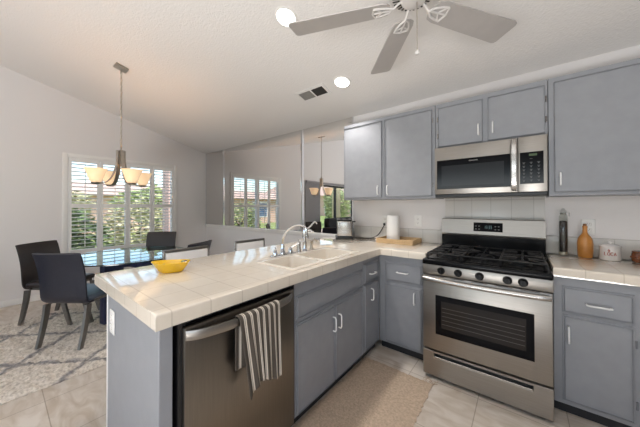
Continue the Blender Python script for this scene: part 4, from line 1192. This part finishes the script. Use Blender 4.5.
# ------------------------------------------------------------------ outside
b = MB(); b.box(-60, -7.2, -70, 40, -.25, -.10); struct('ground_lawn', b, m_grass, smooth=False)
b = MB(); b.box(-7.19, XW-.13, -70, 40, -.25, -.08); struct('ground_patio', b, m_path, smooth=False)
def foliage(name, label, cat, c, rad, n, m, size, trunk=None, group=None):
    t = thing(name, label, cat, (c[0], c[1], -.1), 0, group)
    b = MB()
    for _ in range(n):
        th, ph = random.uniform(0, 2*PI), math.acos(random.uniform(-1, 1)); r = random.uniform(.55, 1.0)**.6
        lump = 1+.22*math.sin(3*th+c[0]*7)*math.sin(2.3*ph+c[1]*5)
        p = Vector((c[0]+rad[0]*r*lump*math.sin(ph)*math.cos(th), c[1]+rad[1]*r*lump*math.sin(ph)*math.sin(th), c[2]+rad[2]*r*lump*math.cos(ph)))
        if p.z < -.05: p.z = random.uniform(-.05, .3)
        s_ = size*random.uniform(.6, 1.3)
        R = Matrix.Rotation(random.uniform(0, 6.28), 3, 'Z') @ Matrix.Rotation(random.uniform(0, 3.14), 3, 'X')
        b.bm.faces.new([b.bm.verts.new(p+R @ Vector(q)*s_) for q in ((-1, 0, 0), (0, -.45, .12), (1, 0, 0), (0, .45, .12))])
    b.build('leaves', m, t, smooth=False)
    b = MB()
    zt = trunk or c[2]
    b.tube([(c[0], c[1], -.1), (c[0]+.05, c[1]+.04, zt*.5), (c[0], c[1]+.02, zt)], [.09 if trunk else .04, .06 if trunk else .03, .03], 8)
    for k in range(5):
        a = 1.3*k; b.tube([(c[0], c[1], zt*.55), (c[0]+rad[0]*.5*math.cos(a), c[1]+rad[1]*.5*math.sin(a), zt+rad[2]*.35)], [.03, .012], 6)
    b.build('stem', m_bark, t)
    return t
foliage('shrub', 'dark green round shrub outside the left window panel', 'shrub', (-8.4, -1.75, .5), (.75, .85, .75), 1700, m_leafd, .10)
foliage('shrub', 'pale olive shrub outside the middle window panels', 'shrub', (-9.6, .2, .62), (.8, 1.0, .85), 1800, m_leafo, .09)
foliage('shrub', 'light green shrub outside the right window panel', 'shrub', (-9.0, 2.75, .6), (.8, .8, .9), 1700, m_leafl, .09)
foliage('shrub', 'light green shrub far left beyond the lawn', 'shrub', (-9.9, -4.4, .6), (.8, 1.0, .9), 1500, m_leafl, .10)
foliage('tree', 'green tree above the shrub outside the left window panel', 'tree', (-13.2, -2.1, 1.35), (1.5, 1.7, .75), 2200, m_leafo, .12, 1.5)
foliage('tree', 'green tree outside the right window panel', 'tree', (-12.0, 1.6, 1.4), (1.4, 1.4, .75), 2200, m_leafl, .12, 1.5)
foliage('tree', 'leafy tree seen in the mirror through the sliding door', 'tree', (-10.4, -13.2, 1.5), (1.0, 1.0, 1.2), 1800, m_leafl, .13, 2.0)
foliage('shrub', 'dark shrub seen in the mirror through the sliding door', 'shrub', (-16.5, -21.5, .55), (.8, 1.3, .7), 1300, m_leafd, .12)
t = thing('neighbour_house', 'pink stucco house with tiled roof across the lawn outside', 'house', (-19, -3, -.1))
b = MB(); b.box(-22, -17, -16, 9, -.1, 1.95); b.build('walls', m_stucco, t, smooth=False)
b = MB(); b.prism([(-22.6, 1.96), (-16.3, 1.96), (-19.5, 2.75)], -16.5, 9.5, lambda x, z, y: (x, y, z)); b.build('roof', m_rooftile, t, smooth=False)
for y in (-13.8, -11.2, -6.5, -1.2, 3.4):
    b = MB(); b.box(-17, -16.95, y-.8, y+.8, .4, 1.7); f = b.build('window', m_trim, t, smooth=False)
    b = MB(); b.box(-16.949, -16.93, y-.72, y+.72, .48, 1.62); b.build('pane', m_houseglass, f, smooth=False)
b = MB(); b.box(-6.75, -6.35, -.12, .18, -.08, 2.75, .01); b.box(-6.80, -6.30, -.17, .23, -.08, .12, .01)
tag(b.build('patio_column', m_stucco), 'pink stucco patio column outside the right window panel', 'column')
b = MB(); b.box(-6.65, -6.35, -7.65, -7.35, -.08, 2.75, .01); b.box(-6.70, -6.30, -7.70, -7.30, -.08, .12, .01)
tag(b.build('patio_column', m_tan), 'tan stucco patio column seen in the mirror beyond the sliding door', 'column')

t = thing('far_house', 'pink house with wide dark windows far down the lawn, seen in the mirror', 'house', (-24, -31, -.1))
b = MB(); b.box(-38, -12, -36, -28, -.1, 2.9); b.build('walls', m_stucco, t, smooth=False)
b = MB(); b.prism([(-36.8, 2.91), (-27.2, 2.91), (-32, 5.2)], -38.6, -11.4, lambda y, z, x: (x, y, z)); b.build('roof', m_rooftile, t, smooth=False)
for x in (-35, -30.5, -26, -21.5, -17, -13.6):
    b = MB(); b.box(x-1.3, x+1.3, -27.99, -27.94, .3, 2.3); f = b.build('window', m_trim, t, smooth=False)
    b = MB(); b.box(x-1.2, x+1.2, -27.939, -27.92, .4, 2.2); b.build('pane', m_houseglass, f, smooth=False)
